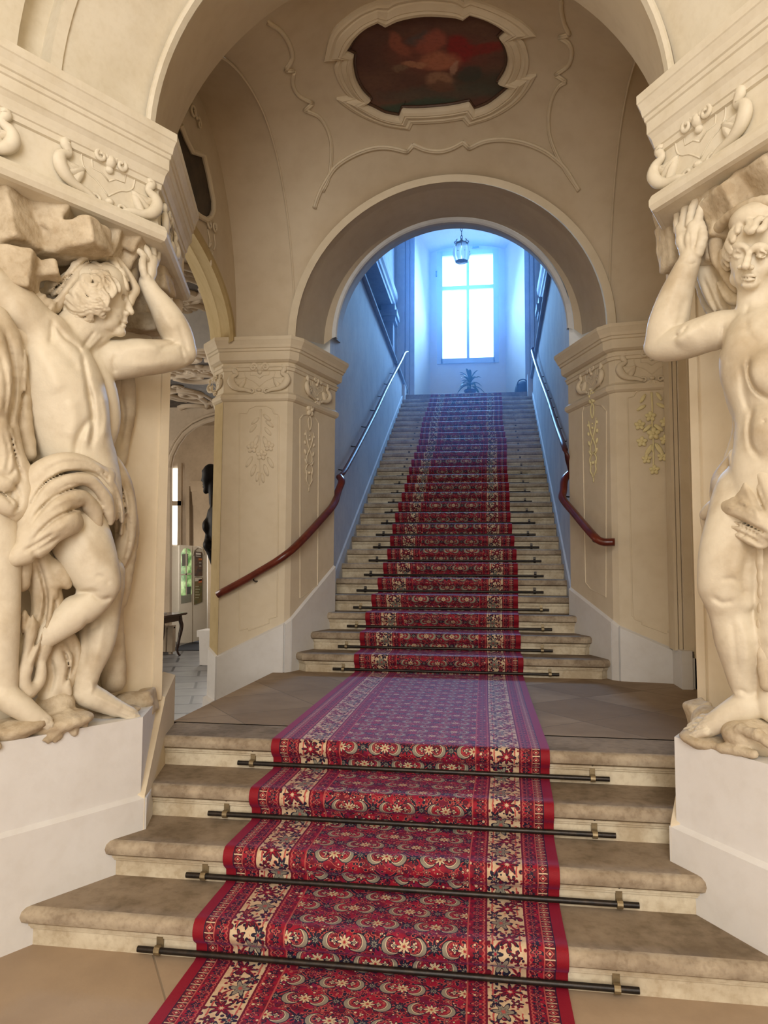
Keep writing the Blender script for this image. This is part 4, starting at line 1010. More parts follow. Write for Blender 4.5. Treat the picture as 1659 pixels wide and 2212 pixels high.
def surfnet(D, o, h):
    S = D < 0; n = np.array(D.shape)
    cs = np.zeros(n-1, np.uint8)
    for dx in (0, 1):
        for dy in (0, 1):
            for dz in (0, 1): cs += S[dx:n[0]-1+dx, dy:n[1]-1+dy, dz:n[2]-1+dz]
    act = (cs > 0) & (cs < 8); I = np.argwhere(act)
    vid = np.full(n-1, -1, np.int32); vid[act] = np.arange(len(I))
    acc = np.zeros((len(I), 3)); cnt = np.zeros(len(I))
    cor = [(a, b, c) for a in (0, 1) for b in (0, 1) for c in (0, 1)]
    dv = {c: D[I[:, 0]+c[0], I[:, 1]+c[1], I[:, 2]+c[2]] for c in cor}
    for i, a in enumerate(cor):
        for b in cor[i+1:]:
            if sum(abs(p-q) for p, q in zip(a, b)) != 1: continue
            d0, d1 = dv[a], dv[b]; cr = (d0 < 0) != (d1 < 0)
            t = np.where(cr, d0/np.where(cr, d0-d1, 1), 0)[:, None]
            acc += np.where(cr[:, None], np.array(a)+(np.array(b)-np.array(a))*t, 0); cnt += cr
    V = o+h*(I+acc/cnt[:, None])
    F = []
    for axn in range(3):
        u, v = (axn+1) % 3, (axn+2) % 3
        A = np.moveaxis(S, axn, 0); B = A[:-1] != A[1:]
        e = np.argwhere(np.moveaxis(B, 0, axn))
        e = e[(e[:, u] > 0) & (e[:, v] > 0) & (e[:, u] < n[u]-1) & (e[:, v] < n[v]-1)]
        def g(du, dv_):
            q = e.copy(); q[:, u] -= du; q[:, v] -= dv_; return vid[q[:, 0], q[:, 1], q[:, 2]]
        f = np.stack([g(0, 0), g(1, 0), g(1, 1), g(0, 1)], 1)
        ins = S[e[:, 0], e[:, 1], e[:, 2]]
        f[~ins] = f[~ins][:, ::-1]; F.append(f)
    F = np.concatenate(F); F = F[(F >= 0).all(1)]
    return V, F
PL0, PR0 = (1.247, 3.455), (1.25, 3.444)
RB, RH = .008, .006

# ------------------------------------------------------------- left statue
fl = Field(-1, PL0, .0065); base = fl.p(180, 1540, -.12)
st = thing('atlas_statue', 'carved youth in profile on the left pedestal, elbow out, hand under the cornice', 'statue', (float(base[0]), float(base[1]), .866))
f = fl
f.c([(92, 738, -.13, 60), (128, 835, -.13, 82), (146, 930, -.13, 74), (165, 1000, -.14, 70), (172, 1075, -.14, 84)], k=.06, sm=3)
f.c([(88, 722, -.11, 50), (38, 670, -.10, 46), (-30, 605, -.10, 42)], k=.05)
f.e(110, 800, -.05, (46, 70, 40), 20, k=.05); f.e(150, 905, -.05, (44, 40, 36), 0, k=.04)
f.c([(196, 775, -.13, 30), (216, 850, -.12, 34), (226, 910, -.13, 30), (216, 955, -.14, 26)], k=.02, sm=3)
f.c([(188, 960, -.08, 30), (215, 985, -.10, 30)], k=.03)
f.c([(148, 738, -.13, 46), (172, 712, -.12, 48), (200, 680, -.10, 50)], k=.03)
f.c([(180, 748, -.10, 16), (214, 730, -.07, 14), (240, 712, -.06, 12)], k=.02)
f.hd = (204, .00122)
f.e(204, 636, -.09, (66, 64, 62), 0, k=.03)
f.e(240, 606, -.09, (30, 30, 42), 0, k=.03)
f.c([(226, 640, -.09, 44), (234, 690, -.09, 33)], k=.03)
f.e(240, 672, -.055, (20, 26, 20), 10, k=.025)
f.e(232, 700, -.06, (26, 16, 22), 20, k=.02)
f.c([(248, 628, -.055, 7), (262, 624, -.07, 7), (271, 630, -.085, 6)], k=.012)
f.e(262, 643, -.052, (10, 7.5, 11), 0, k=.008, sub=True)
f.e(255, 645, -.063, (9, 6, 9), 0, k=.006); f.c([(250, 639, -.046, 3), (260, 637, -.056, 3), (266, 641, -.066, 2.5)], k=.005); f.c([(250, 651, -.05, 2.5), (260, 653, -.058, 2.5)], k=.005)
f.c([(268, 636, -.088, 6), (276, 658, -.085, 7), (283, 674, -.083, 7)], k=.009); f.e(273, 677, -.068, (7, 5.5, 7), 0, k=.006)
f.c([(268, 682, -.088, 8), (266, 690, -.085, 9)], k=.012)
f.e(268, 695, -.082, (8, 3.8, 11), -8, k=.005); f.e(265, 704, -.082, (7.5, 4.2, 10), 5, k=.005)
f.e(258, 717, -.085, (13, 10.5, 17), 0, k=.014)
f.e(266, 699, -.06, (7, 1.6, 9), -5, k=.004, sub=True)
f.hd = None
f.c([(228, 780, -.14, 40), (262, 777, -.09, 36), (300, 773, -.05, 35), (350, 770, -.03, 32), (398, 764, -.02, 25)], k=.03, sm=3)
f.e(300, 758, -.03, (36, 20, 24), 0, k=.03); f.e(404, 769, -.02, (11, 15, 15), 0, k=.02)
f.c([(397, 757, -.02, 25), (382, 722, -.02, 30), (366, 692, -.02, 29), (348, 660, -.03, 23), (328, 632, -.04, 17), (316, 610, -.05, 14.5)], k=.02, sm=3)
f.c([(316, 612, -.05, 14), (321, 588, -.06, 16), (326, 564, -.07, 15.5)], k=.014); f.c([(322, 590, -.09, 13), (332, 566, -.10, 11)], k=.012)
for fg in ([(334, 570, -.09, 8.5), (341, 546, -.1, 7.5), (331, 528, -.11, 7), (308, 517, -.12, 5.5)], [(329, 560, -.07, 8), (331, 540, -.075, 7.2), (318, 524, -.085, 6.6), (299, 517, -.1, 5.5)],
           [(322, 557, -.052, 8), (317, 539, -.055, 7), (303, 528, -.065, 6.4), (288, 521, -.08, 5.4)], [(315, 560, -.038, 7.5), (306, 547, -.04, 6.6), (296, 541, -.05, 6), (285, 538, -.06, 5)],
           [(318, 606, -.03, 10), (309, 582, -.022, 8.5), (308, 564, -.025, 7.4), (312, 553, -.035, 5.8)]): f.c(fg, k=.006, sm=2)
f.c([(148, 1105, -.12, 60), (180, 1178, -.05, 58), (206, 1238, -.01, 46), (222, 1268, .0, 33)], k=.03, sm=3); f.e(229, 1274, .005, (17, 20, 22), 0, k=.02)
f.c([(214, 1288, -.02, 31), (168, 1320, -.04, 35), (120, 1358, -.07, 27), (86, 1388, -.10, 17)], k=.02, sm=3)
f.c([(222, 1240, -.21, 46), (222, 1310, -.18, 35), (208, 1385, -.15, 36), (190, 1448, -.13, 24), (182, 1480, -.12, 20)], k=.025, sm=3)
f.e(236, 1300, -.19, (14, 40, 22), 5, k=.02)
f.c([(170, 1496, -.13, 20), (204, 1508, -.10, 23), (252, 1530, -.06, 16), (292, 1546, -.04, 11)], k=.02, sm=3); f.e(190, 1482, -.09, (10, 9, 10), k=.012)
f.c([(262, 1536, -.05, 13), (286, 1549, -.03, 9), (300, 1553, -.025, 6)], k=.012)

for pts, w, dp in (([(62,930),(78,975),(100,1005)],9,.012), ([(163,1000),(166,960),(178,930),(200,900)],8,.016), ([(188,835),(199,880),(201,930),(196,965)],7,.020), ([(178,765),(188,820),(199,870)],6,.014), ([(112,690),(112,720),(108,745)],6,.012), ([(95,690),(118,735),(150,775),(170,800)],12,.010), ([(70,740),(110,800),(130,850)],16,-.010), ([(150,860),(160,905),(150,950)],14,-.010), ([(196,905),(188,960)],10,-.010), ([(222,850),(230,900),(222,950)],9,-.010),
    ([(176,762),(166,748),(140,728),(118,700)],4,.012), ([(250,765),(246,785),(250,806)],6,.010), ([(262,755),(310,750),(350,755)],9,-.006), ([(280,790),(330,788),(372,782)],9,-.005), ([(348,752),(362,748),(384,740)],4,.010), ([(386,700),(398,735),(404,760)],5,.006), ([(392,745),(396,770),(404,782)],4,.006), ([(344,660),(360,690),(378,715)],8,-.006), ([(312,622),(322,618),(330,622)],3,.004), ([(318,598),(322,575)],3,.006),
    ([(205,1240),(225,1250),(238,1262)],6,.006), ([(200,1285),(220,1296),(240,1290)],5,.010), ([(150,1290),(190,1278),(212,1280)],6,.012), ([(160,1140),(190,1180),(210,1230)],14,-.008), ([(225,1340),(216,1390),(206,1430)],9,-.007), ([(190,1335),(186,1390),(182,1440)],7,.008), ([(216,1345),(198,1360)],6,.006), ([(195,1470),(200,1486),(192,1500)],5,-.008),
    ([(262,1526),(290,1538),(306,1542)],2.2,.006), ([(256,1532),(284,1544),(304,1549)],2.2,.006), ([(250,1538),(276,1549),(298,1555)],2.2,.006), ([(246,1544),(270,1555),(290,1560)],2.2,.006), ([(200,1500),(240,1520),(265,1533)],4,-.005),
    ([(236,660),(250,668),(262,664)],4,.003), ([(254,682),(260,692),(258,706)],3,.004), ([(228,712),(242,718),(252,712)],4,.004), ([(205,715),(190,735),(178,752)],4,.008), ([(222,722),(206,740),(190,756)],4,-.006)):
    f.g(pts, w, dp)
f.build('body', STATUE, st)
hr = Field(-1, PL0, RH)
k5 = lambda x, y: (x*.205+90, y*.205+500)
hr.hd = (204, .00122)
hr.e(184, 634, -.09, (62, 54, 54), 0, k=.01)
def on_sphere(x, y, c=(200, 640), R=66, cen=-.085, mm=.0021): return cen+mm*math.sqrt(max(0, R*R-(x-c[0])**2-(y-c[1])**2))
curls = [[(490,480),(470,540),(520,590),(600,570),(640,500),(600,430),(540,430),(510,400),(570,370)], [(640,440),(690,480),(720,560),(690,600),(660,560)], [(700,380),(760,440),(820,430),(860,500),(850,540)], [(600,560),(640,640),(690,690)],
         [(440,560),(520,640),(600,660),(640,700),(580,730),(500,720)], [(330,640),(400,680),(480,740),(560,760),(620,740)], [(240,720),(300,770),(380,830),(450,820),(500,800),(580,830),(630,870),(655,850)], [(280,690),(340,740),(420,780),(480,770)],
         [(140,940),(220,950),(300,910),(360,880),(420,930),(480,930),(520,870)], [(180,960),(290,975),(400,970),(490,950),(530,890)], [(400,560),(380,620),(440,640)], [(560,350),(620,390),(680,360),(740,380),(800,400)], [(830,420),(850,460),(830,500)], [(560,480),(600,520),(580,600),(610,650)], [(690,420),(670,480),(700,520)], [(450,480),(440,530),(480,570)], [(370,600),(350,660),(400,700)], [(540,800),(600,790),(650,800)], [(250,760),(260,820),(330,850),(400,860)]]
for L in ([(236,583),(249,590),(258,603),(262,617)], [(228,598),(240,611),(247,627),(241,640)], [(220,628),(231,644),(229,661)], [(244,604),(254,615),(256,628)], [(214,648),(222,664),(234,668)]): hr.c([(x, y, on_sphere(x, y)+.024, 7-1.5*(i == len(L)-1)) for i, (x, y) in enumerate(L)], k=.003, sm=4); hr.g(L, 1.6, .006)
for cu in curls:
    pts = [k5(*q) for q in cu]
    for dx, dy, r in ((0, 0, 7), (2.5, 7.5, 5)): hr.c([(x+dx, y+dy, on_sphere(x+dx, y+dy)+.013, r*(.75+.5*math.sin(1.2+i/max(1, len(pts)-1)*2.2))) for i, (x, y) in enumerate(pts)], k=.003, sm=4)
    hr.g([(x, y) for x, y in pts], 1.6, .006); hr.g([(x+1.5, y+6) for x, y in pts], 1.4, .005)
hr.build('hair', STATUE, st, label='thick carved curls')
dr = Field(-1, PL0, RB)
D_ = lambda *a, **k: dr.c(*a, **{**dict(k=.022, sm=3), **k})
D_([(52, 1085, -0.045, 24), (82, 1030, 0.005, 25), (130, 1003, 0.045, 22), (175, 1005, 0.045, 20), (215, 1030, 0.025, 19), (245, 1075, -0.005, 17), (262, 1120, -0.035, 14)])
D_([(55, 1120, -0.005, 22), (98, 1064, 0.045, 22), (150, 1038, 0.075, 19), (195, 1040, 0.065, 18), (225, 1080, 0.045, 15), (238, 1118, 0.025, 9)])
D_([(62, 1150, 0.015, 24), (108, 1105, 0.055, 27), (142, 1080, 0.075, 22), (172, 1074, 0.065, 17), (200, 1100, 0.045, 15), (214, 1140, 0.045, 6)])
D_([(60, 1172, 0.015, 24), (100, 1142, 0.045, 32), (135, 1126, 0.075, 32), (160, 1130, 0.065, 18)])
D_([(30, 1205, -0.005, 20), (66, 1188, 0.025, 22), (100, 1168, 0.045, 18), (150, 1110, 0.085, 10), (172, 1092, 0.085, 6)])
D_([(238, 998, -.17, 20), (258, 1050, -.16, 25), (270, 1110, -.16, 23), (270, 1160, -.18, 19), (260, 1215, -.21, 14)]); D_([(246, 1030, -.11, 9), (264, 1090, -.11, 11), (262, 1150, -.13, 8)]); D_([(278, 1100, -.24, 14), (281, 1150, -.24, 17), (270, 1230, -.26, 17), (262, 1300, -.27, 13)])
D_([(206, 1012, .02, 12), (232, 1024, .01, 13), (222, 1040, .03, 10)]); D_([(222, 1058, .03, 8), (246, 1092, .01, 9), (238, 1130, .01, 6)])
D_([(58, 1175, -.12, 32), (84, 1240, -.13, 33), (94, 1300, -.13, 29), (80, 1360, -.13, 25), (48, 1425, -.13, 19)]); D_([(100, 1262, -.10, 24), (112, 1318, -.10, 22), (98, 1370, -.09, 20), (84, 1425, -.11, 16)]); D_([(58, 1330, -.07, 14), (68, 1400, -.07, 14), (50, 1465, -.07, 12), (64, 1500, -.07, 10)])
D_([(142, 1368, -.15, 14), (162, 1408, -.15, 12), (152, 1456, -.15, 12), (138, 1492, -.13, 11)]); D_([(118, 1395, -.16, 26), (124, 1450, -.16, 28), (108, 1500, -.14, 24)]); D_([(86, 1205, -.07, 10), (112, 1262, -.05, 9), (104, 1330, -.05, 7), (70, 1395, -.06, 5)]); D_([(110, 1215, -.08, 11), (128, 1238, -.06, 15), (146, 1264, -.04, 9)]); D_([(120, 1240, -.07, 8), (106, 1262, -.06, 8), (140, 1256, -.03, 6)])
D_([(90, 1440, -.08, 9), (84, 1475, -.08, 9), (60, 1500, -.06, 8)]); D_([(150, 1420, -.11, 6), (140, 1470, -.10, 7), (150, 1500, -.09, 5)]); D_([(170, 1390, -.2, 22), (160, 1450, -.2, 20), (150, 1500, -.18, 18)], sm=2)
D_([(262, 815, -.33, 28), (266, 890, -.33, 24), (256, 960, -.33, 20), (252, 1000, -.33, 18)]); D_([(246, 800, -.25, 12), (250, 870, -.26, 10), (240, 960, -.24, 10)]); D_([(238, 1300, -.29, 24), (244, 1380, -.29, 22), (246, 1470, -.29, 26)])
# hood drawn over the hair
dr.hd = (204, .00122)
for q in ([(0,640),(110,640),(210,600),(320,490),(400,360),(470,290),(560,262),(650,268),(735,300),(765,345)], [(0,700),(60,760),(110,830),(170,800),(200,720),(260,620),(380,520)], [(60,560),(150,560),(250,500),(330,400),(430,320)], [(790,310),(850,390),(910,470),(960,560),(985,620),(945,690),(915,770)], [(770,340),(830,420),(880,520),(900,600)], [(0,820),(60,850),(110,830)], [(330,440),(355,400),(345,350)]):
    P5 = [k5(*v) for v in q]; n5 = len(P5)
    D_([(x, y, on_sphere(x, y, (190, 640), 95, -.15, .0019)-.0+(.01 if i < 6 else -.01), 9 if n5 > 5 else 7) for i, (x, y) in enumerate(P5)], k=.012)
dr.hd = None
dr.e(60, 655, -.16, (60, 34, 40), -15, k=.03); dr.e(262, 600, -.20, (36, 46, 30), -25, k=.02)

for pts, w, dp in (([(58,1105),(98,1044),(150,1020),(205,1024),(240,1060)],4,.014), ([(60,1140),(104,1085),(150,1058),(190,1056),(222,1092)],4,.014), ([(70,1168),(110,1128),(150,1106),(182,1094)],4,.012), ([(50,1192),(86,1172),(120,1150)],4,.010), ([(100,1035),(140,1012),(180,1016)],5,-.006), ([(90,1090),(130,1062),(170,1048)],5,-.006), ([(258,1040),(270,1100),(268,1165)],4,.012), ([(250,1075),(258,1120),(252,1160)],4,.010), ([(72,1190),(92,1250),(100,1310),(84,1370),(58,1430)],5,.014), ([(56,1230),(66,1300),(60,1360)],5,.012), ([(118,1290),(116,1340),(100,1390)],4,.012), ([(136,1400),(148,1440),(140,1480)],4,.012), ([(110,1420),(116,1460),(106,1500)],5,.012),
    ([(122,640),(150,600),(185,565),(222,556)],3,.010), ([(95,650),(125,618),(150,590)],3,.010), ([(130,690),(138,665),(160,630)],3,.010), ([(262,570),(278,605),(285,630)],3,.010), ([(262,850),(268,900),(258,960)],5,.010), ([(222,1018),(236,1036)],3,.008)):
    dr.g(pts, w, dp*1.6)

for pts, w, dp in (([(96,1018),(140,998),(190,1002),(235,1036)],3,.008), ([(66,1122),(108,1076),(150,1048),(196,1050)],3,.008), ([(80,1152),(120,1118),(160,1100)],3,.008), ([(70,1130),(112,1096),(152,1076),(186,1080)],5,-.006), ([(64,1196),(100,1178),(130,1158)],4,.008), ([(150,1126),(120,1150),(80,1180)],6,-.006), ([(246,1050),(258,1090),(252,1130)],4,.010), ([(276,1110),(280,1160),(268,1220)],3,.010), ([(80,1240),(92,1290),(80,1350)],4,-.006), ([(50,1250),(60,1320),(48,1390)],3,.010), ([(128,1250),(140,1262)],3,.008), ([(100,1330),(92,1390),(70,1440)],3,.010), ([(158,1380),(164,1420),(150,1470)],3,.008), ([(240,830),(250,880),(244,940)],4,.008), ([(104,676),(130,642),(164,602),(205,576)],3,-.006), ([(60,690),(90,676),(110,660)],3,.010), ([(40,655),(76,640),(104,625)],3,.010)):
    dr.g(pts, w, dp)
dr.build('drapery', STATUE2, st, label='carved cloth folds and hood')
bl = Field(-1, PL0, RB)
for x, y, o, hx, hy, hd, a, yw in ((84, 456, -.16, 66, 36, 50, -27, 10), (132, 528, -.10, 98, 30, 45, 9, -8), (92, 585, -.07, 32, 18, 26, 10, 20), (28, 482, -.12, 38, 58, 50, 12, -15), (30, 585, -.10, 46, 42, 46, -6, 12), (262, 552, -.20, 46, 30, 42, -34, 0), (236, 500, -.20, 84, 24, 40, -27, 0), (300, 560, -.22, 28, 26, 40, -30, 10), (352, 600, -.30, 15, 36, 40, 4, 0), (205, 520, -.18, 60, 36, 40, -14, 5), (300, 700, -.33, 46, 20, 30, 0, 0), (300, 660, -.34, 30, 40, 30, 0, 0), (340, 725, -.36, 20, 40, 20, 8, 0)):
    bl.b(x, y, o, (hx, hy, hd), a, yw, rnd=7, k=.012)
bl.build('boulder', ROCK, st, wob=.006, wf=26, label='rough carved rock borne on the shoulders')
ba = Field(-1, PL0, RB)
ba.e(80, 1566, -.16, (120, 26, 70), 8, k=.02); ba.e(205, 1548, -.24, (100, 14, 46), 10, k=.02); ba.e(286, 1514, -.29, (46, 20, 26), 0, k=.02); ba.b(316, 1516, -.28, (18, 26, 26), 10, 0, 6)
ba.e(120, 1520, -.14, (40, 30, 40), k=.02)
for q in ([(148, 1545, -.05, 17), (156, 1566, -.01, 13), (160, 1582, .0, 9)], [(172, 1548, -.06, 12), (180, 1562, -.03, 8), (182, 1572, -.02, 5)], [(130, 1556, -.02, 12), (122, 1580, .0, 10), (104, 1602, .008, 4)], [(124, 1566, -.01, 8), (112, 1590, .0, 6), (92, 1600, .008, 3)], [(136, 1566, -.01, 6), (128, 1592, .004, 5), (116, 1606, .012, 2.5)]): ba.c(q, k=.010, sm=2)
ba.build('rock_base', ROCK, st, wob=.004, wf=32, label='rocky ground under the feet with a fringed hide')

# ------------------------------------------------------------- neighbour at the left picture edge
f = Field(-1, PL0, RB); base = f.p(20, 1560, -.1)
s2 = thing('atlas_statue', 'statue at the far left edge, only its leg, foot and heavy drapery showing', 'statue', (float(base[0]), float(base[1]), .866))
f.c([(-20, 1090, -.08, 50), (-4, 1200, -.07, 42), (4, 1290, -.07, 34), (2, 1370, -.07, 34), (8, 1440, -.08, 25), (14, 1486, -.08, 21)], k=.025, sm=3)
f.c([(0, 1500, -.08, 22), (35, 1520, -.05, 24), (75, 1548, -.02, 18), (105, 1562, .0, 11)], k=.02, sm=3)
f.c([(78, 1552, -.02, 16), (104, 1566, -.005, 11), (122, 1573, .004, 7)], k=.014)
for pts in ([(92,1546),(112,1556),(128,1564)], [(86,1551),(106,1562),(122,1571)], [(80,1557),(98,1568),(114,1577)], [(74,1563),(90,1574),(104,1581)]): f.g(pts, 2.2, .007)
f.c([(-26, 1075, -.1, 52), (-50, 990, -.12, 56), (-62, 900, -.13, 54), (-70, 800, -.13, 66), (-72, 740, -.13, 52)], k=.05, sm=3)
f.c([(-72, 730, -.13, 30), (-74, 690, -.12, 28)], k=.03); f.e(-74, 640, -.1, (46, 58, 46), 0, k=.02); f.e(-62, 640, -.06, (8, 16, 10)); f.c([(-120, 770, -.12, 34), (-178, 750, -.08, 28), (-168, 650, -.09, 22), (-150, 580, -.12, 18)], k=.03); f.e(-110, 770, -.12, (44, 38, 40), k=.04); f.e(-34, 760, -.14, (36, 34, 36), k=.04)
f.c([(-60, 1100, -.14, 52), (-90, 1230, -.12, 40), (-100, 1300, -.14, 34), (-110, 1450, -.16, 24), (-112, 1520, -.16, 22)], k=.03); f.c([(-112, 1530, -.15, 22), (-90, 1570, -.08, 18), (-76, 1592, -.04, 11)], k=.02)
f.build('body', STATUE, s2)
dr = Field(-1, PL0, RB)
for q in ([(-10, 690, -.06, 30), (26, 760, -.03, 26), (34, 840, -.03, 18), (22, 910, -.03, 16), (30, 980, -.03, 18), (52, 1030, -.02, 16), (60, 1085, -.02, 15)], [(-20, 720, -.02, 26), (0, 800, .02, 26), (-8, 880, .02, 26)], [(10, 880, -.02, 16), (28, 950, -.01, 12), (42, 1020, .0, 14), (46, 1070, .0, 20), (30, 1105, .0, 22)], [(-10, 900, .0, 24), (8, 960, .01, 20), (14, 1000, .015, 18), (-6, 1030, .02, 16)], [(-10, 1040, .0, 22), (14, 1040, .02, 18), (30, 1010, .01, 13)], [(-15, 1075, .03, 16), (10, 1090, .035, 16), (24, 1100, .035, 13)], [(36, 1000, -.03, 18), (60, 1050, -.03, 18), (64, 1100, -.04, 14)], [(44, 700, -.08, 20), (48, 800, -.08, 18), (46, 900, -.08, 20), (60, 980, -.08, 18)], [(20, 1110, -.05, 26), (40, 1180, -.07, 24), (44, 1260, -.08, 20)]):
    dr.c(q, k=.02, sm=3)

for pts, w, dp in (([(12,720),(30,790),(30,860),(18,930)],5,.014), ([(0,760),(14,830),(8,900)],5,.012), ([(40,760),(44,840),(40,920)],4,.012), ([(20,930),(34,990),(52,1040)],4,.014), ([(8,930),(20,980),(14,1020)],4,.014), ([(30,1040),(44,1080),(30,1110)],4,.012), ([(0,1020),(18,1030),(34,1012)],4,.012), ([(50,720),(50,820),(48,920)],4,.010), ([(26,1130),(40,1200),(42,1280)],4,.012), ([(-5,1060),(16,1076),(30,1092)],3,.010)):
    dr.g(pts, w, dp)
dr.build('drapery', STATUE2, s2, label='heavy carved drapery')
ba = Field(-1, PL0, RB); ba.e(10, 1580, -.12, (90, 24, 60), 12, k=.02); ba.c([(-20, 1600, .0, 14), (-6, 1612, .01, 10)], k=.01); ba.build('rock_base', ROCK, s2, wob=.004, wf=32)

# ------------------------------------------------------------- right statue
f = Field(1, PR0, .006); base = f.p(1590, 1560, -.12)
s3 = thing('atlas_statue', 'carved youth facing front on the right pedestal, arm bent up under the cornice', 'statue', (float(base[0]), float(base[1]), .866))
f.c([(1650, 730, -.13, 70), (1656, 800, -.13, 80), (1670, 880, -.13, 62), (1676, 970, -.13, 70), (1672, 1060, -.13, 82)], k=.06, sm=3)
f.e(1592, 718, -.11, (38, 36, 42), 0, k=.04); f.e(1628, 752, -.06, (54, 40, 44), -8, k=.04); f.e(1676, 806, -.03, (56, 56, 46), 10, k=.05); f.e(1672, 932, -.04, (50, 62, 50), 0, k=.04)
f.c([(1586, 790, -.13, 20), (1600, 850, -.12, 26), (1622, 900, -.12, 30)], k=.03, sm=3); f.c([(1618, 672, -.10, 14), (1596, 694, -.08, 13)], k=.02)
f.c([(1634, 600, -.10, 36), (1634, 665, -.12, 40)], k=.03)
f.hd = (1622, -.0003)
f.e(1632, 520, -.085, (56, 70, 62), 0, k=.03)
f.c([(1625, 548, -.055, 42), (1622, 592, -.045, 33)], k=.03)
f.e(1598, 572, -.04, (17, 20, 18), 0, k=.02); f.e(1648, 574, -.04, (17, 20, 18), 0, k=.02); f.e(1620, 614, -.018, (17, 11.5, 15), 0, k=.014); f.e(1592, 600, -.06, (14, 18, 18), 0, k=.02)
f.c([(1580, 540, -.02, 6), (1592, 532, .012, 7), (1606, 533, .022, 6.5), (1616, 541, .022, 5)], k=.012, sm=2); f.c([(1623, 541, .022, 5), (1634, 533, .022, 6.5), (1650, 533, .010, 7), (1664, 541, -.02, 6)], k=.012, sm=2)
f.e(1594, 546, .035, (13, 7.5, 12), 0, k=.010, sub=True); f.e(1645, 549, .035, (13, 7.5, 12), 0, k=.010, sub=True)
f.e(1594, 548, .0, (10.5, 6.2, 10), 0, k=.004); f.e(1645, 551, .0, (10.5, 6.2, 10), 0, k=.004)
for x in (1594, 1645): f.c([(x-11, 547, .008, 2.6), (x, 541, .022, 3), (x+11, 547, .010, 2.6)], k=.004, sm=2); f.c([(x-10, 553, .008, 2.2), (x, 557, .016, 2.4), (x+10, 553, .010, 2.2)], k=.004, sm=2)
f.c([(1619, 540, .018, 6), (1615, 560, .040, 7), (1611, 574, .052, 9)], k=.009); f.e(1600, 577, .026, (7.5, 6, 8), 0, k=.006); f.e(1622, 578, .026, (7.5, 6, 8), 0, k=.006)
f.c([(1600, 598, .006, 3), (1610, 595, .015, 3.6), (1617, 596, .017, 3.6), (1625, 595, .015, 3.6), (1634, 598.5, .004, 2.8)], k=.006, sm=2); f.c([(1604, 602.5, .004, 3), (1617, 604.5, .013, 4.2), (1630, 603, .002, 3)], k=.007, sm=2)
f.g([(1599, 599.5), (1609, 600), (1617, 600.8), (1626, 600), (1635, 600)], 1.8, .0045)
f.hd = None
f.c([(1592, 714, -.11, 38), (1548, 714, -.07, 35), (1484, 736, -.03, 34), (1436, 748, -.02, 28), (1410, 750, -.02, 17)], k=.03, sm=3); f.e(1500, 722, -.01, (38, 24, 26), 15, k=.03)
f.c([(1424, 742, -.02, 27), (1442, 702, -.02, 38), (1457, 648, -.03, 33), (1475, 598, -.04, 25), (1490, 562, -.05, 19.5)], k=.02, sm=3)
f.c([(1491, 560, -.05, 19), (1480, 520, -.06, 18), (1474, 494, -.07, 15)], k=.016); f.c([(1494, 560, -.05, 18), (1498, 520, -.05, 18), (1500, 490, -.05, 15)], k=.016)
for fg in ([(1464, 498, -.08, 9), (1464, 464, -.085, 8), (1474, 440, -.10, 7.4), (1484, 420, -.12, 6)], [(1476, 488, -.065, 9.4), (1480, 454, -.07, 8.6), (1492, 430, -.085, 7.8), (1503, 412, -.11, 6.4)], [(1490, 484, -.055, 9.6), (1497, 448, -.055, 8.8), (1509, 425, -.075, 8), (1520, 410, -.10, 6.6)], [(1505, 490, -.05, 9.4), (1513, 456, -.05, 8.6), (1523, 434, -.065, 7.8), (1531, 420, -.085, 6.4)], [(1508, 546, -.05, 12), (1518, 516, -.05, 10), (1517, 494, -.06, 8.4), (1513, 478, -.07, 6.8)]):
    f.c(fg, k=.007, sm=2)
f.c([(1610, 1060, -.1, 60), (1594, 1140, -.06, 60), (1580, 1200, -.04, 60), (1572, 1258, -.03, 54), (1572, 1290, -.03, 44)], k=.03, sm=3); f.e(1545, 1270, .0, (30, 28, 26), 0, k=.03); f.e(1602, 1300, -.04, (22, 22, 26), k=.025)
f.c([(1572, 1290, -.03, 42), (1580, 1330, -.05, 38), (1594, 1382, -.07, 43), (1604, 1440, -.10, 34), (1608, 1490, -.11, 23)], k=.025, sm=3)
f.c([(1632, 1524, -.13, 25), (1598, 1532, -.10, 26), (1548, 1560, -.05, 20), (1512, 1580, -.02, 13)], k=.025, sm=3); f.e(1600, 1498, -.08, (12, 10, 12), k=.015)
for x0, y0, x1, y1, o0, r in ((1536, 1548, 1500, 1558, -.10, 7), (1530, 1556, 1490, 1568, -.08, 7.2), (1526, 1564, 1482, 1578, -.055, 7.8), (1524, 1572, 1482, 1588, -.03, 8.4), (1526, 1580, 1486, 1598, -.005, 10.5)): f.c([(x0, y0, o0, r), ((x0+x1)/2, (y0+y1)/2-4, o0, r), (x1, y1, o0, r*.85)], k=.005)
f.c([(1690, 1120, -.12, 60), (1684, 1250, -.13, 44), (1676, 1370, -.14, 36), (1668, 1470, -.15, 24), (1668, 1540, -.14, 22)], k=.025, sm=3)

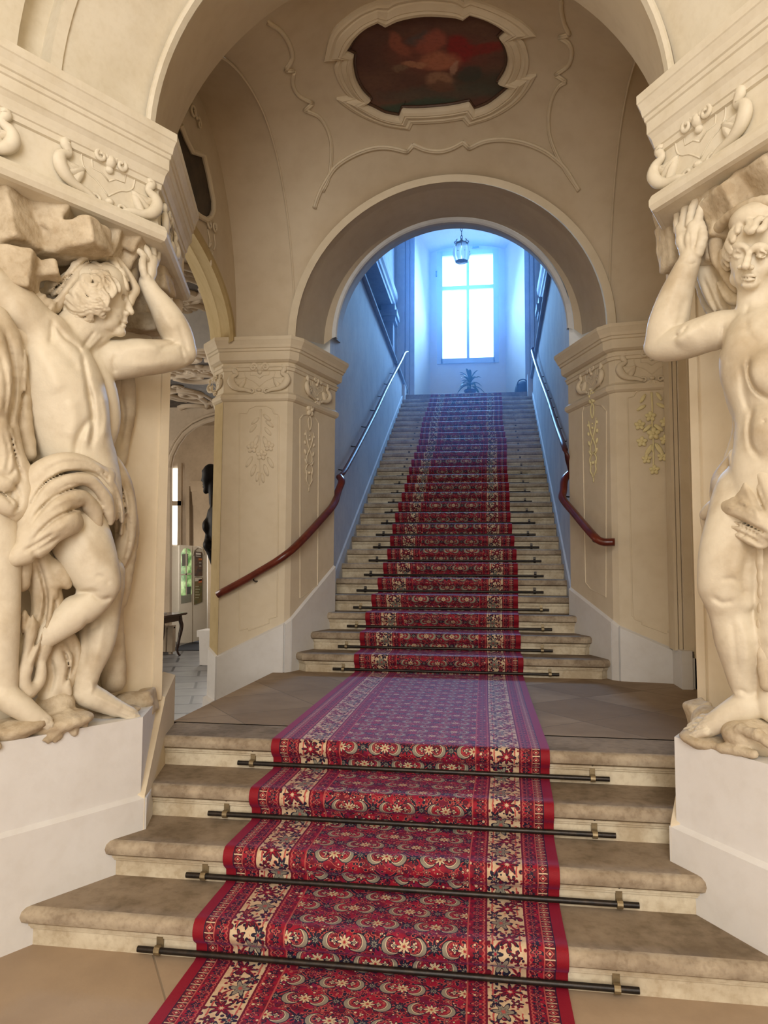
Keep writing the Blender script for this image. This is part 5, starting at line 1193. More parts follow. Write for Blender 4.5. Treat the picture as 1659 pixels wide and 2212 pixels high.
for pts, w, dp in (([(1563,700),(1560,730),(1556,758)],5,.010), ([(1484,704),(1474,718),(1456,730)],4,.010), ([(1618,775),(1616,805),(1630,840),(1659,862)],5,.014), ([(1612,690),(1616,720),(1640,745)],9,.008), ([(1600,790),(1606,850),(1618,890)],7,.010), ([(1626,880),(1618,920),(1620,960),(1640,990)],6,.012), ([(1650,905),(1652,915)],4,.010), ([(1520,700),(1500,712),(1480,730)],9,-.006), ([(1430,690),(1446,650),(1464,600)],10,-.006), ([(1480,640),(1470,680),(1462,710)],8,.006), ([(1480,540),(1472,505)],3,.005), ([(1490,540),(1488,500)],3,.005), ([(1500,540),(1502,500)],3,.005), ([(1478,568),(1492,572),(1504,566)],3,.005),
    ([(1604,1130),(1592,1200),(1584,1250)],16,-.008), ([(1615,1200),(1606,1250),(1610,1290)],8,.010), ([(1540,1290),(1560,1302),(1584,1298)],6,.010), ([(1556,1255),(1580,1250),(1600,1262)],6,.006), ([(1600,1340),(1612,1390),(1612,1440)],9,-.007), ([(1580,1335),(1586,1390),(1592,1450)],7,.007), ([(1586,1500),(1600,1490),(1614,1500)],4,.006),
    ([(1540,1545),(1514,1556),(1498,1562)],2.2,.006), ([(1538,1552),(1510,1564),(1490,1572)],2.2,.006), ([(1536,1562),(1508,1574),(1486,1582)],2.2,.007), ([(1534,1570),(1508,1584),(1490,1592)],2.2,.006),
    ([(1600,585),(1594,598),(1597,608)],3,.003), ([(1630,586),(1640,598),(1638,608)],3,.003), ([(1604,611),(1618,610),(1630,612)],3,.003), ([(1618,655),(1610,680)],5,.005)):
    f.g(pts, w, dp)
f.build('body', STATUE, s3, clip=(np.array([-9, -9, -9]), np.array([2.3, 9, 9])))
hr = Field(1, PR0, RH); hr.e(1634, 476, -.07, (54, 36, 58), 0, k=.01)
for cu in ([(1594, 500), (1598, 484), (1610, 474), (1620, 484), (1626, 498)], [(1612, 494), (1620, 500), (1630, 494), (1634, 480), (1644, 472)], [(1640, 498), (1650, 492), (1656, 478), (1668, 474)], [(1584, 520), (1580, 506), (1590, 492), (1600, 470)], [(1580, 545), (1572, 530), (1578, 514), (1588, 504)], [(1576, 560), (1566, 548), (1570, 530)], [(1604, 462), (1622, 452), (1640, 456), (1660, 448)], [(1600, 478), (1616, 464), (1632, 466), (1650, 462)], [(1572, 580), (1564, 566), (1572, 552)]):
    for dx, dy, r in ((0, 0, 6.5), (2.5, -6, 4.5)): hr.c([(x+dx, y+dy, on_sphere(x+dx, y+dy, (1630, 530), 76, -.10, .0021)+.004, r) for x, y in cu], k=.006, sm=4)
hr.build('hair', STATUE, s3, label='short carved fringe')
dr = Field(1, PR0, RB)
D_ = lambda *a, **k: dr.c(*a, **{**dict(k=.02, sm=3), **k})
D_([(1592, 985, -.05, 18), (1618, 1040, -.02, 25), (1642, 1098, .0, 26), (1652, 1140, .0, 20)]); D_([(1640, 1000, -.02, 16), (1660, 1060, .0, 20), (1672, 1130, .01, 20)])
D_([(1592, 985, -.10, 14), (1568, 1030, -.10, 22), (1556, 1062, -.11, 18), (1552, 1085, -.11, 12)]); D_([(1524, 1112, -.05, 13), (1556, 1094, -.02, 19), (1600, 1104, .02, 23), (1648, 1132, .03, 22), (1680, 1150, .02, 22)]); D_([(1540, 1134, -.02, 10), (1590, 1142, .02, 15), (1644, 1170, .03, 17)])
D_([(1572, 1048, -.08, 32), (1606, 1082, -.05, 40), (1640, 1110, -.04, 38)], k=.03); D_([(1592, 860, -.22, 12), (1602, 925, -.20, 16), (1592, 965, -.18, 15), (1576, 1005, -.16, 14)]); D_([(1524, 1118, -.09, 11), (1532, 1142, -.11, 10), (1534, 1160, -.12, 6)]); D_([(1560, 1050, -.06, 9), (1590, 1030, -.05, 9), (1600, 1000, -.05, 8)])
D_([(1614, 915, -.16, 10), (1600, 940, -.15, 11), (1606, 960, -.13, 9)]); D_([(1650, 1180, -.05, 18), (1656, 1280, -.08, 16), (1650, 1380, -.1, 14), (1656, 1480, -.1, 14)])
D_([(1546, 506, -.12, 10), (1560, 482, -.07, 11), (1590, 458, -.04, 11), (1628, 440, -.03, 12), (1675, 432, -.03, 12)], k=.012); D_([(1548, 500, -.13, 12), (1545, 530, -.12, 13), (1551, 565, -.13, 11), (1572, 600, -.11, 9), (1590, 626, -.10, 7)], k=.012); D_([(1562, 545, -.12, 9), (1566, 580, -.12, 8), (1586, 606, -.10, 6)], k=.010)
D_([(1530, 575, -.2, 26), (1545, 625, -.2, 24), (1560, 665, -.2, 18)]); D_([(1510, 590, -.24, 14), (1528, 650, -.24, 12), (1548, 690, -.22, 10)]); D_([(1560, 610, -.16, 12), (1580, 640, -.15, 14), (1600, 650, -.14, 10)])

for pts, w, dp in (([(1602,1000),(1630,1062),(1652,1110)],5,.012), ([(1575,1040),(1560,1065)],4,.010), ([(1535,1122),(1580,1118),(1630,1140),(1659,1155)],4,.012), ([(1590,1075),(1620,1095),(1645,1110)],6,-.008), ([(1565,1080),(1590,1060),(1606,1030)],5,.010), ([(1550,1140),(1600,1152),(1650,1180)],4,.010), ([(1520,600),(1540,650),(1560,690)],5,.010)):
    dr.g(pts, w, dp*1.6)

for pts, w, dp in (([(1596,1020),(1620,1075),(1640,1120)],4,-.007), ([(1610,992),(1640,1050),(1659,1100)],4,.010), ([(1560,1096),(1600,1098),(1645,1122)],4,-.007), ([(1545,1128),(1590,1134),(1640,1158)],3,.012), ([(1580,1090),(1610,1098)],4,.010), ([(1568,1050),(1585,1070),(1600,1082)],4,.010), ([(1596,880),(1602,930),(1590,960)],3,.010), ([(1530,585),(1548,630),(1566,668)],4,.012), ([(1545,580),(1560,620),(1582,648)],4,.012), ([(1654,1200),(1650,1300),(1652,1400)],4,.012)):
    dr.g(pts, w, dp)
dr.build('drapery', STATUE2, s3, label='carved loincloth and hood', clip=(np.array([-9, -9, -9]), np.array([2.3, 9, 9])))
bl = Field(1, PR0, RB)
for x, y, o, hx, hy, hd, a, yw in ((1612, 408, -.16, 80, 34, 60, 32, 0), (1560, 440, -.16, 46, 34, 50, 20, 10), (1524, 470, -.18, 34, 44, 40, 10, 0), (1556, 500, -.16, 34, 26, 40, -10, 0), (1536, 545, -.18, 26, 30, 40, 0, 0), (1452, 530, -.22, 22, 52, 40, 6, 0), (1442, 470, -.26, 16, 30, 40, 12, 0), (1662, 380, -.14, 50, 46, 60, 34, 12), (1600, 450, -.14, 44, 16, 50, 22, 0), (1530, 420, -.24, 60, 26, 40, 34, 0), (1470, 440, -.26, 30, 26, 40, 34, 0), (1560, 590, -.26, 30, 30, 30, 0, 0)):
    bl.b(x, y, o, (hx, hy, hd), a, yw, rnd=9, k=.016)
bl.build('boulder', ROCK, s3, wob=.005, wf=24, label='rough carved rock pressed under the cornice', clip=(np.array([-9, -9, -9]), np.array([2.3, 9, 9])))
ba = Field(1, PR0, RB); ba.e(1560, 1602, -.14, (90, 22, 70), -6, k=.02); ba.e(1640, 1592, -.14, (80, 40, 70), -8, k=.02); ba.e(1530, 1560, -.24, (36, 34, 40), 0, k=.02); ba.b(1512, 1545, -.29, (24, 30, 26), 15, 0, 8)
ba.c([(1600, 1575, -.02, 12), (1640, 1590, .0, 12), (1670, 1612, .01, 10)], k=.012, sm=2); ba.c([(1500, 1604, -.03, 9), (1560, 1616, -.01, 10), (1630, 1630, .0, 9)], k=.012, sm=2)
ba.build('rock_base', ROCK, s3, wob=.004, wf=30, label='rocky ground under the feet', clip=(np.array([-9, -9, -9]), np.array([2.3, 9, 9])))
# =================================================================== SIDE HALL BEYOND THE LEFT ARCH
HALLW = plain('side_hall_plaster', (.60, .50, .385), .8, c2=(.50, .41, .31), scale=2, var=.8, spec=.2)
YA = 13.1
def uyp(L, Y): return [uy(x, y, Y) for x, y in L]
arcpx = [(366, 1420), (367, 1010), (372, 985), (384, 960), (400, 938), (420, 922), (445, 910), (480, 900), (520, 905), (560, 930), (590, 980), (600, 1040), (600, 1420)]
outer = [(250, 1440), (250, 1010), (250, 900), (250, 800), (330, 800), (420, 800), (445, 800), (480, 800), (520, 800), (600, 800), (700, 900), (720, 1040), (720, 1440)]
A_, B_ = uyp(arcpx, YA), uyp(outer, YA)
mb = MB(); n = len(A_); dY = np.array([0, .10, 0])
V = A_+B_+[a+dY for a in A_]
F = [(i, i+1, n+i+1, n+i) for i in range(n-1)]+[(i, 2*n+i, 2*n+i+1, i+1) for i in range(n-1)]
mb.add(V, F); S('wall_side_hall_arch', mb, HALLW)
mb = MB(); mb.tube([p+np.array([0, -.03, 0]) for p in A_[1:12]], .05, 8); mb.tube([p+(p-A_[7]+np.array([0, 0, 1.5]))*.06+np.array([0, -.03, 0]) for p in A_[1:12]], .03, 8); S('trim_side_hall_arch', mb, HALLW)
mb = MB(); mb.box((-9, 2.0, 4.65), (-2.0, YA+.3, 4.8)); S('ceiling_side_hall', mb, HALLW)
mb = MB(); mb.box((-9.2, 2, 0), (-9, 16.5, 4.8)); mb.box((-9.2, 1.9, 0), (-2.4, 2.0, 4.8)); S('wall_side_hall', mb, HALLW)
mb = MB(); mb.box((-9, YA+.2, 4.9), (-2, 16.4, 5.05)); mb.box((-9, 16.2, 0), (-2, 16.4, 5)); S('wall_side_hall_end', mb, HALLW)
mb = MB(); mb.box((-2.38, 7.40, 0), (-1.8, 16.2, 4.8)); S('wall_side_hall_right', mb, HALLW)
# frescoed stucco panels on that ceiling
FRES = plain('grey_fresco', (.12, .105, .095), .7, c2=(.05, .042, .038), scale=4, var=.9)
def medallion(label, c, rx, ry, ang):
    C0 = uz(c[0], c[1], 4.645); ca, sa = math.cos(ang), math.sin(ang)
    t = thing('ceiling_medallion', label, 'ceiling painting', C0-np.array([0, 0, .08]), 'stucco framed frescoes of the side hall ceiling')
    E = lambda k, z, w=0: [C0+np.array([(rx*k*math.cos(a)*(1+w*math.cos(4*a)))*ca-(ry*k*math.sin(a))*sa, (rx*k*math.cos(a)*(1+w*math.cos(4*a)))*sa+ry*k*math.sin(a)*ca, z]) for a in [2*PI*i/40 for i in range(40)]]
    mesh_obj('canvas', E(1, -.012), [list(range(40))], FRES, t)
    m = MB(); P = E(1.04, -.02, .03); m.tube(P+[P[0]], .055, 8); P = E(1.22, -.01, .05); m.tube(P+[P[0]], .035, 8); m.obj('frame', HALLW, t, smooth=True)
    for a in (0, PI/2, PI, 1.5*PI):
        m = MB(); R = Rel(C0+np.array([rx*1.25*math.cos(a)*ca-ry*1.25*math.sin(a)*sa, rx*1.25*math.cos(a)*sa+ry*1.25*math.sin(a)*ca, -.02]), (1, 0, 0), (0, 0, -1), 1.0, v=(0, 1, 0))
        R.spiral(m, -.10, 0, .12, 1.3, a, .035, 1); R.spiral(m, .12, .05, .10, 1.2, a+2, .03, -1); m.obj('scroll', HALLW, t, smooth=True)
medallion('dark oval fresco glimpsed highest, right beside the raised stone forearm', (360, 612), .42, .34, .3)
medallion('small dark oval fresco glimpsed just past the stone forearm', (376, 684), .42, .36, .2)
medallion('thin sliver of dark oval fresco just right of the stone elbow', (436, 772), .55, .42, .1)
medallion('largest grey fresco, left of the left pillar capital', (456, 838), .85, .95, .2)
medallion('grey fresco below the stone elbow beside the pier edge', (352, 868), .75, 1.1, .5)
for L in ([(362, 640), (395, 655), (425, 690), (448, 735)], [(400, 745), (430, 750), (460, 745)], [(365, 800), (400, 805), (425, 790), (450, 795)], [(395, 905), (430, 890), (465, 880)], [(350, 720), (385, 740), (405, 730)]):
    mb = MB(); mb.tube(smooth_path([uz(x, y, 4.63) for x, y in L], 5), .045, 8); mb.tube(smooth_path([uz(x, y+6, 4.63) for x, y in L], 5), .025, 8); S('trim_side_hall_ceiling', mb, HALLW, smooth=True)
mb = MB()
for i, (x, y, r, a) in enumerate(((382, 590, .20, 0), (400, 640, .22, 2), (372, 655, .2, 4), (420, 668, .22, 1), (395, 715, .24, 3), (425, 722, .24, 5), (445, 760, .26, 2), (372, 745, .24, 1), (405, 770, .28, 0), (380, 800, .3, 4), (425, 810, .3, 3), (405, 850, .32, 2), (385, 900, .34, 5), (430, 880, .34, 1), (445, 705, .22, 4))):
    R = Rel(uz(x, y, 4.64), (1, 0, 0), (0, 0, -1), 1.0, v=(0, 1, 0)); R.spiral(mb, 0, 0, r*1.3, 1.4, a, r*.26, 1 if i % 2 else -1)
S('trim_side_hall_ceiling', mb, HALLW, smooth=True)
# window, pilaster, glazed door leaves
def slab(mb, px, Y, th=.05):
    Q = [uy(x, y, Y) for x, y in px]; mb.hexa(Q, [q+np.array([0, th, 0]) for q in Q]); return mb
SKY = emis('daylight_behind_glass', (1, .97, .92), 3.2)
w2 = thing('window', None, None, uy(376, 1175, 16.1), kind='structure'); w2.name = 'window_2'; WL['window_2'] = uy(376, 1175, 16.1)
for q in ([(371, 1012), (384, 1012), (383, 1082), (372, 1082)], [(371, 1092), (383, 1092), (382, 1176), (370, 1176)]): slab(MB(), q, 16.15, .02).obj('pane', SKY, w2)
mb = MB()
for q in ([(384, 1000), (392, 1000), (391, 1178), (383, 1178)], [(364, 1082), (392, 1082), (392, 1092), (364, 1092)], [(366, 1000), (371, 1000), (370, 1178), (364, 1178)]): slab(mb, q, 16.08, .08)
mb.obj('window_frame', HALLW, w2)
mb = MB()
for q in ([(418, 1092), (462, 1092), (462, 1400), (420, 1400)], [(410, 1040), (462, 1038), (462, 1060), (412, 1062)], [(414, 1062), (462, 1060), (462, 1092), (416, 1092)]): slab(mb, q, 15.6, .4)
slab(mb, [(402, 1050), (409, 1050), (409, 1400), (402, 1400)], 15.7, .2); S('trim_side_hall_pilaster', mb, HALLW)
mb = MB(); slab(mb, [(425, 1362), (470, 1362), (470, 1376), (425, 1376)], 11.5, .4); slab(mb, [(430, 1376), (470, 1376), (470, 1480), (432, 1480)], 11.5, .4); S('trim_side_hall_plinth', mb, WHITEP)
DOORW = plain('white_door_paint', (.72, .68, .60), .5, c2=(.64, .60, .52), scale=3, spec=.4)
nt = NT('garden_seen_through_glass'); P_ = pos(nt)
nt.link(mixc(nt, noise(nt, P_, 7, 5).soft(.35, .65), (.06, .16, .04), (.36, .50, .22)), nt.b.inputs['Base Color']); nt.b.inputs['Roughness'].default_value = .1
nt.link(mixc(nt, noise(nt, P_, 7, 5).soft(.35, .65), (.06, .16, .04), (.36, .50, .22)), nt.b.inputs['Emission Color']); nt.b.inputs['Emission Strength'].default_value = .75
GARDEN = nt.m
YD = 14.7
dr_ = thing('door', None, None, uy(401, 1388, YD), kind='structure'); dr_.name = 'door_1'; WL['door_1'] = uy(401, 1388, YD)
slab(MB(), [(387, 1177), (415, 1179), (415, 1387), (386, 1394)], YD, .05).obj('leaf', DOORW, dr_)
slab(MB(), [(391, 1195), (396, 1186), (403, 1184), (410, 1187), (413, 1196), (413, 1284), (391, 1287)][::1], YD-.012, .01).obj('pane', GARDEN, dr_)
slab(MB(), [(391, 1287), (413, 1284), (413, 1300), (391, 1304)], YD-.012, .01).obj('lower_pane', plain('dull_glass', (.20, .21, .16), .25), dr_)
mb = MB(); slab(mb, [(391, 1240), (413, 1238), (413, 1241), (391, 1243)], YD-.025, .01); slab(mb, [(401, 1185), (403.5, 1185), (403.5, 1286), (401, 1286)], YD-.025, .01); mb.obj('glazing_bar', DOORW, dr_)
d2 = thing('door', None, None, uy(428, 1382, YD), kind='structure'); d2.name = 'door_2'; WL['door_2'] = uy(428, 1382, YD)
slab(MB(), [(416, 1179), (447, 1182), (447, 1378), (416, 1387)], YD+.02, .05).obj('leaf', DOORW, d2)
mb = MB(); mb.tube([uy(x, y, YD) for x, y in ((417, 1200), (420, 1188), (428, 1182), (437, 1186), (440, 1198))], .02, 6); mb.obj('arched_head', DOORW, d2)
mb = MB(); slab(mb, [(372, 1181), (386, 1178), (386, 1395), (370, 1408)], YD+.15, .05); S('wall_door_side', mb, DOORW)
# posters hung on the door leaf
def poster(label, px, c, c2, rows):
    t = thing('poster', label, 'poster', uy((px[0][0]+px[1][0])/2, px[2][1], YD-.01)); slab(MB(), px, YD-.012, .01).obj('sheet', plain('poster_print', c, .4, c2=c2, scale=9, var=1), t)
    for q, col in rows: slab(MB(), q, YD-.022, .008).obj('printed_block', plain('poster_ink', col, .4, c2=tuple(v*.8 for v in col)), t)
poster('upper dark poster with a white heading on the far glazed door', [(420, 1191), (436, 1193), (436, 1244), (420, 1245)], (.05, .035, .03), (.15, .07, .03), [([(423, 1194), (434, 1195), (434, 1199), (423, 1198)], (.7, .7, .7)), ([(423, 1200), (434, 1201), (434, 1203), (423, 1202)], (.6, .6, .6)), ([(429, 1206), (436, 1206), (436, 1210), (429, 1210)], (.55, .18, .03)), ([(430, 1214), (435, 1214), (435, 1217), (430, 1217)], (.35, .33, .3)), ([(430, 1221), (435, 1221), (435, 1224), (430, 1224)], (.35, .33, .3))])
poster('lower green and orange poster on the far glazed door', [(420, 1247), (436, 1247), (436, 1300), (419, 1307)], (.10, .12, .04), (.20, .14, .05), [([(421, 1248), (436, 1248), (436, 1254), (421, 1256)], (.72, .68, .62)), ([(429, 1252), (436, 1251), (436, 1258), (429, 1260)], (.6, .16, .05))]+[([(422, 1266+6*k), (430+2*(k % 2), 1266+6*k), (430+2*(k % 2), 1268+6*k), (422, 1268+6*k)], (.45, .45, .30)) for k in range(5)])
tag_sheet = thing('notice_sheet', 'small grey notice on the green glass of the far door', 'notice', uy(399, 1215, YD)); slab(MB(), [(393, 1197), (406, 1196), (406, 1222), (393, 1223)], YD-.022, .006).obj('sheet', plain('grey_paper', (.20, .21, .19), .6), tag_sheet)
slab_o = thing('notice_sheet', 'small dark notice low on the green glass of the far door', 'notice', uy(407, 1285, YD)); slab(MB(), [(403, 1268), (412, 1267), (412, 1284), (403, 1285)], YD-.022, .006).obj('sheet', plain('dark_paper', (.10, .11, .11), .6), slab_o)
# dark door mat
q = [uz(x, y, .012) for x, y in ((372, 1401), (400, 1391), (452, 1374), (452, 1404), (380, 1404))]
mesh_obj('door_mat', [*q, *[p-np.array([0, 0, .012]) for p in q]], [(0, 1, 2, 3, 4), (9, 8, 7, 6, 5)]+[(i, i+5, (i+1) % 5+5, (i+1) % 5) for i in range(5)], plain('dark_blue_mat', (.02, .026, .04), .9, c2=(.03, .035, .05), scale=30), label='dark blue mat on the floor before the far glazed door', cat='mat')
# side table
DW = plain('dark_mahogany', (.045, .018, .012), .25, c2=(.02, .008, .006), scale=12, spec=.6)
c0 = uz(388, 1416, 0); d0 = uz(352, 1427, 0); tx, ty = c0[0], c0[1]
tb = thing('side_table', 'dark wooden side table on curved legs in the hall through the left arch', 'table', (tx-.45, ty-.35, 0))
zt_ = .765; x0, x1, y0, y1 = tx-1.15, tx+.10, ty-.85, ty+.06
mb = MB(); mb.box((x0, y0, zt_-.028), (x1, y1, zt_)); mb.box((x0+.012, y0+.012, zt_-.04), (x1-.012, y1-.012, zt_-.028)); mb.obj('tabletop', DW, tb)
mb = MB(); mb.box((x0+.08, y0+.08, zt_-.14), (x1-.08, y0+.11, zt_-.04)); mb.box((x0+.08, y1-.11, zt_-.14), (x1-.08, y1-.08, zt_-.04)); mb.box((x0+.08, y0+.08, zt_-.14), (x0+.11, y1-.08, zt_-.04)); mb.box((x1-.11, y0+.08, zt_-.14), (x1-.08, y1-.08, zt_-.04)); mb.obj('apron', DW, tb)
for lx, ly, sx, sy in ((x1-.10, y1-.10, 1, 1), (x1-.10, y0+.10, 1, -1), (x0+.10, y1-.10, -1, 1), (x0+.10, y0+.10, -1, -1)):
    m = MB(); m.tube(smooth_path([(lx, ly, zt_-.04), (lx+.012*sx, ly+.012*sy, zt_-.14), (lx+.028*sx, ly+.028*sy, zt_-.24), (lx+.005*sx, ly+.005*sy, .34), (lx-.02*sx, ly-.02*sy, .12), (lx-.002*sx, ly-.002*sy, .03), (lx+.02*sx, ly+.02*sy, 0.012)], 4), [.038]*4+[.036]*4+[.034]*4+[.027]*4+[.019]*4+[.018]*4+[.024], 10); m.obj('leg', DW, tb, smooth=True)
m = MB(); m.box((x1-.42, y0+.2, zt_), (x1-.20, y0+.5, zt_+.02)); m.obj('paper_stack', plain('paper', (.75, .75, .76), .6), None, label='low stack of papers on the dark side table', cat='papers')
# radiator under the window behind the table
rx = uz(352, 1412, 0); t = thing('radiator', 'cream ribbed radiator behind the dark side table', 'radiator', (rx[0], rx[1], 0))
for i in range(6): m = MB(); m.box((rx[0]-.55+i*.13, rx[1]-.05, .04), (rx[0]-.55+i*.13+.10, rx[1]+.08, .52)); m.obj('rib', HALLW, t)
m = MB(); m.box((rx[0]-.55, rx[1]-.01, .46), (rx[0]+.2, rx[1]+.05, .49)); m.obj('header_pipe', HALLW, t)
for xx in (-.53, .12): m = MB(); m.box((rx[0]+xx, rx[1]-.03, 0), (rx[0]+xx+.05, rx[1]+.05, .05)); m.obj('foot', HALLW, t)
# dark bust on the far side of the left pillar
YB = 7.66
bf = Field(-1, PL0, .008); bf.n = np.array([0, -1.0, 0]); bf.P0 = np.array([0, YB, 0])
b0 = uy(462, 1220, YB)
bu = thing('bust', 'nearly black bust in profile hung behind the outer edge of the left pillar', 'bust', b0)
bf.e(455, 1024, 0, (18, 22, 18), 0); bf.c([(450, 1035, 0, 14), (449, 1054, 0, 9)], k=.02); bf.e(445, 1061, 0, (6, 6, 6)); bf.c([(440, 1028, 0, 3), (437, 1038, 0, 3)], k=.008); bf.e(442, 1047, 0, (5, 2, 4), k=.006); bf.e(442, 1052, 0, (5, 2, 4), k=.006); bf.e(442, 1018, 0, (6, 4, 10), k=.01)
bf.c([(464, 1050, 0, 14), (468, 1085, 0, 16)], k=.02); bf.c([(466, 1110, 0, 18), (462, 1140, 0, 20)], k=.03); bf.e(452, 1136, .0, (13, 18, 34), 0); bf.c([(452, 1150, 0, 8), (450, 1180, 0, 10)], k=.01); bf.e(454, 1176, 0, (14, 14, 30), 0); bf.c([(458, 1180, 0, 16), (464, 1222, 0, 7)], k=.02); bf.e(476, 1130, 0, (24, 50, 44), 0, k=.03)
bf.build('body', plain('black_bronze', (.006, .005, .005), .6, c2=(.012, .010, .010), scale=12, spec=.15), bu)
mb = MB(); w0 = uy(466, 1120, YB); mb.box((w0[0]-.02, YB-.10, w0[2]-.35), (w0[0]+.12, YB+.12, w0[2]+.25)); mb.obj('wall_mount', IRON, bu)

# =================================================================== LANTERN, PLANT AND UPPER LANDING
YN = 13.0
lt = uy(997, 523, YN); lb = uy(997, 566, YN); k = float((lt[2]-lb[2])/43)      # metres per pixel there
LX, LY, LZ0, LZ1 = float(lt[0]), YN, float(lb[2]), float(lt[2])
ln = thing('lantern', 'glass lantern hanging on a chain before the bright stair window', 'lantern', (LX, LY, LZ0))
GL = bpy.data.materials.new('frosted_glass'); GL.use_nodes = True; tt = GL.node_tree
tr = tt.nodes.new('ShaderNodeBsdfTranslucent'); tr.inputs[0].default_value = (.92, .97, 1, 1); tp = tt.nodes.new('ShaderNodeBsdfTransparent'); m0 = tt.nodes.new('ShaderNodeMixShader'); m0.inputs[0].default_value = .5; tt.links.new(tr.outputs[0], m0.inputs[1]); tt.links.new(tp.outputs[0], m0.inputs[2]); gb = tt.nodes.new('ShaderNodeBsdfGlossy'); gb.inputs['Roughness'].default_value = .1; mx = tt.nodes.new('ShaderNodeMixShader'); mx.inputs[0].default_value = .12
tt.links.new(m0.outputs[0], mx.inputs[1]); tt.links.new(gb.outputs[0], mx.inputs[2]); tt.links.new(mx.outputs[0], tt.nodes['Material Output'].inputs[0]); tt.nodes.remove(tt.nodes['Principled BSDF'])
for i in range(8):
    a0 = 2*PI*(i+.08)/8; a1 = 2*PI*(i+.92)/8; m = MB()
    pr = [(13, 0), (17, 8), (18.5, 18), (17.5, 30), (14, 38)] if i % 2 == 0 else [(12, 3), (15.5, 10), (17, 18), (16, 29), (13, 36)]
    V = []
    for r, z in pr:
        for a in (a0, (a0+a1)/2, a1): V.append((LX+r*k*math.cos(a)*(1.0 if a != (a0+a1)/2 else 1.04), LY+r*k*math.sin(a)*(1.0 if a != (a0+a1)/2 else 1.04), LZ0+z*k))
    nV = len(V); cz = np.array([LX, LY, 0]); V2 = [tuple(np.array(v)-np.array([(v[0]-LX)*.03, (v[1]-LY)*.03, 0])) for v in V]
    m.add(V+V2, [(j*3+q, j*3+q+1, j*3+q+4, j*3+q+3) for j in range(4) for q in range(2)]+[(nV+j*3+q+3, nV+j*3+q+4, nV+j*3+q+1, nV+j*3+q) for j in range(4) for q in range(2)]); m.obj('glass_panel', GL, ln, smooth=True)
m = MB(); m.lathe([(0, 36*k), (13*k, 37*k), (14.5*k, 39*k), (12*k, 41*k), (6*k, 43*k), (3*k, 47*k), (1.5*k, 49*k), (0, 49*k)], (LX, LY, LZ0), 16); m.obj('cap', BRASS, ln, smooth=True)
m = MB()
for i in range(8): a = 2*PI*i/8; m.tube(smooth_path([(LX+11*k*math.cos(a), LY+11*k*math.sin(a), LZ0+39*k), (LX+15*k*math.cos(a), LY+15*k*math.sin(a), LZ0+43*k), (LX+12*k*math.cos(a), LY+12*k*math.sin(a), LZ0+46*k)], 4), .9*k, 6)
m.obj('crown', BRASS, ln, smooth=True)
for i in range(8):
    a = 2*PI*(i+.5)/8; m = MB(); m.blob((LX+18.5*k*math.cos(a), LY+18.5*k*math.sin(a), LZ0+18*k), (1.1*k,)*3); m.blob((LX+13*k*math.cos(a), LY+13*k*math.sin(a), LZ0+1*k), (1.3*k,)*3); m.obj('stud', BRASS, ln, smooth=True)
m = MB(); m.lathe([(0, -2*k), (3*k, -1*k), (9*k, 1*k), (13*k, 1.5*k), (13*k, 0), (0, 0)], (LX, LY, LZ0), 16); m.obj('base_ring', BRASS, ln, smooth=True)
m = MB(); z = LZ1+4*k
while z < 11.1:
    ph = int(round((z-LZ1)/(.085))) % 2
    P = [(LX+(.016*math.cos(t) if ph == 0 else 0), LY+(.016*math.cos(t) if ph else 0), z+.045+.05*math.sin(t)) for t in [2*PI*i/10 for i in range(11)]]
    m.tube(P, .006, 5, nrm=(.3, .8, .1)); z += .085
m.obj('chain', IRON, ln)
# potted plant
PXc, PYc = .075, 16.0
pl = thing('potted_plant', 'leafy plant in a dark pot standing under the stair window', 'plant', (PXc, PYc, 5.28))
POT = plain('dark_purple_pot', (.035, .015, .05), .35, c2=(.02, .01, .03), spec=.5)
m = MB(); m.lathe([(0, 0), (.085, 0), (.125, .20), (.135, .20), (.135, .235), (.115, .235), (.11, .20), (0, .20)], (PXc, PYc, 5.28), 20); m.obj('pot', POT, pl, smooth=True, angle=40)
LEAF = plain('plant_leaf', (.035, .15, .11), .4, c2=(.02, .09, .07), scale=8, spec=.5)
m = MB(); m.tube([(PXc, PYc, 5.48), (PXc+.01, PYc, 5.62), (PXc, PYc+.01, 5.74)], .012, 6); m.obj('stem', LEAF, pl)
rng = np.random.RandomState(5)
for i in range(24):
    a = 2*PI*i/24*3+rng.rand()*.5; el = .1+.85*(i/24); L = .30+.12*rng.rand()-.08*(i/24); z0 = 5.58+.16*(i/24)
    d = np.array([math.cos(a), math.sin(a), 0]); sd = np.array([-d[1], d[0], 0]); V = []
    for j in range(8):
        t = j/7; x = L*t*(1-.35*el); zz = L*(el*1.15*t-.75*(1-el*.7)*t*t*1.0+.25*t*(1-t)); w = .034*math.sin(PI*min(1, .12+t*.88))**.8*(1 if j < 7 else .1)
        p = np.array([PXc, PYc, z0])+d*x+np.array([0, 0, zz])
        V += [p+sd*w+np.array([0, 0, .012*math.sin(PI*t)]), p, p-sd*w+np.array([0, 0, .012*math.sin(PI*t)])]
    mesh_obj('leaf', V+[v-np.array([0, 0, .003]) for v in V], [(j*3+q, j*3+q+1, j*3+q+4, j*3+q+3) for j in range(7) for q in range(2)]+[(24+j*3+q+3, 24+j*3+q+4, 24+j*3+q+1, 24+j*3+q) for j in range(7) for q in range(2)], LEAF, pl, smooth=True)
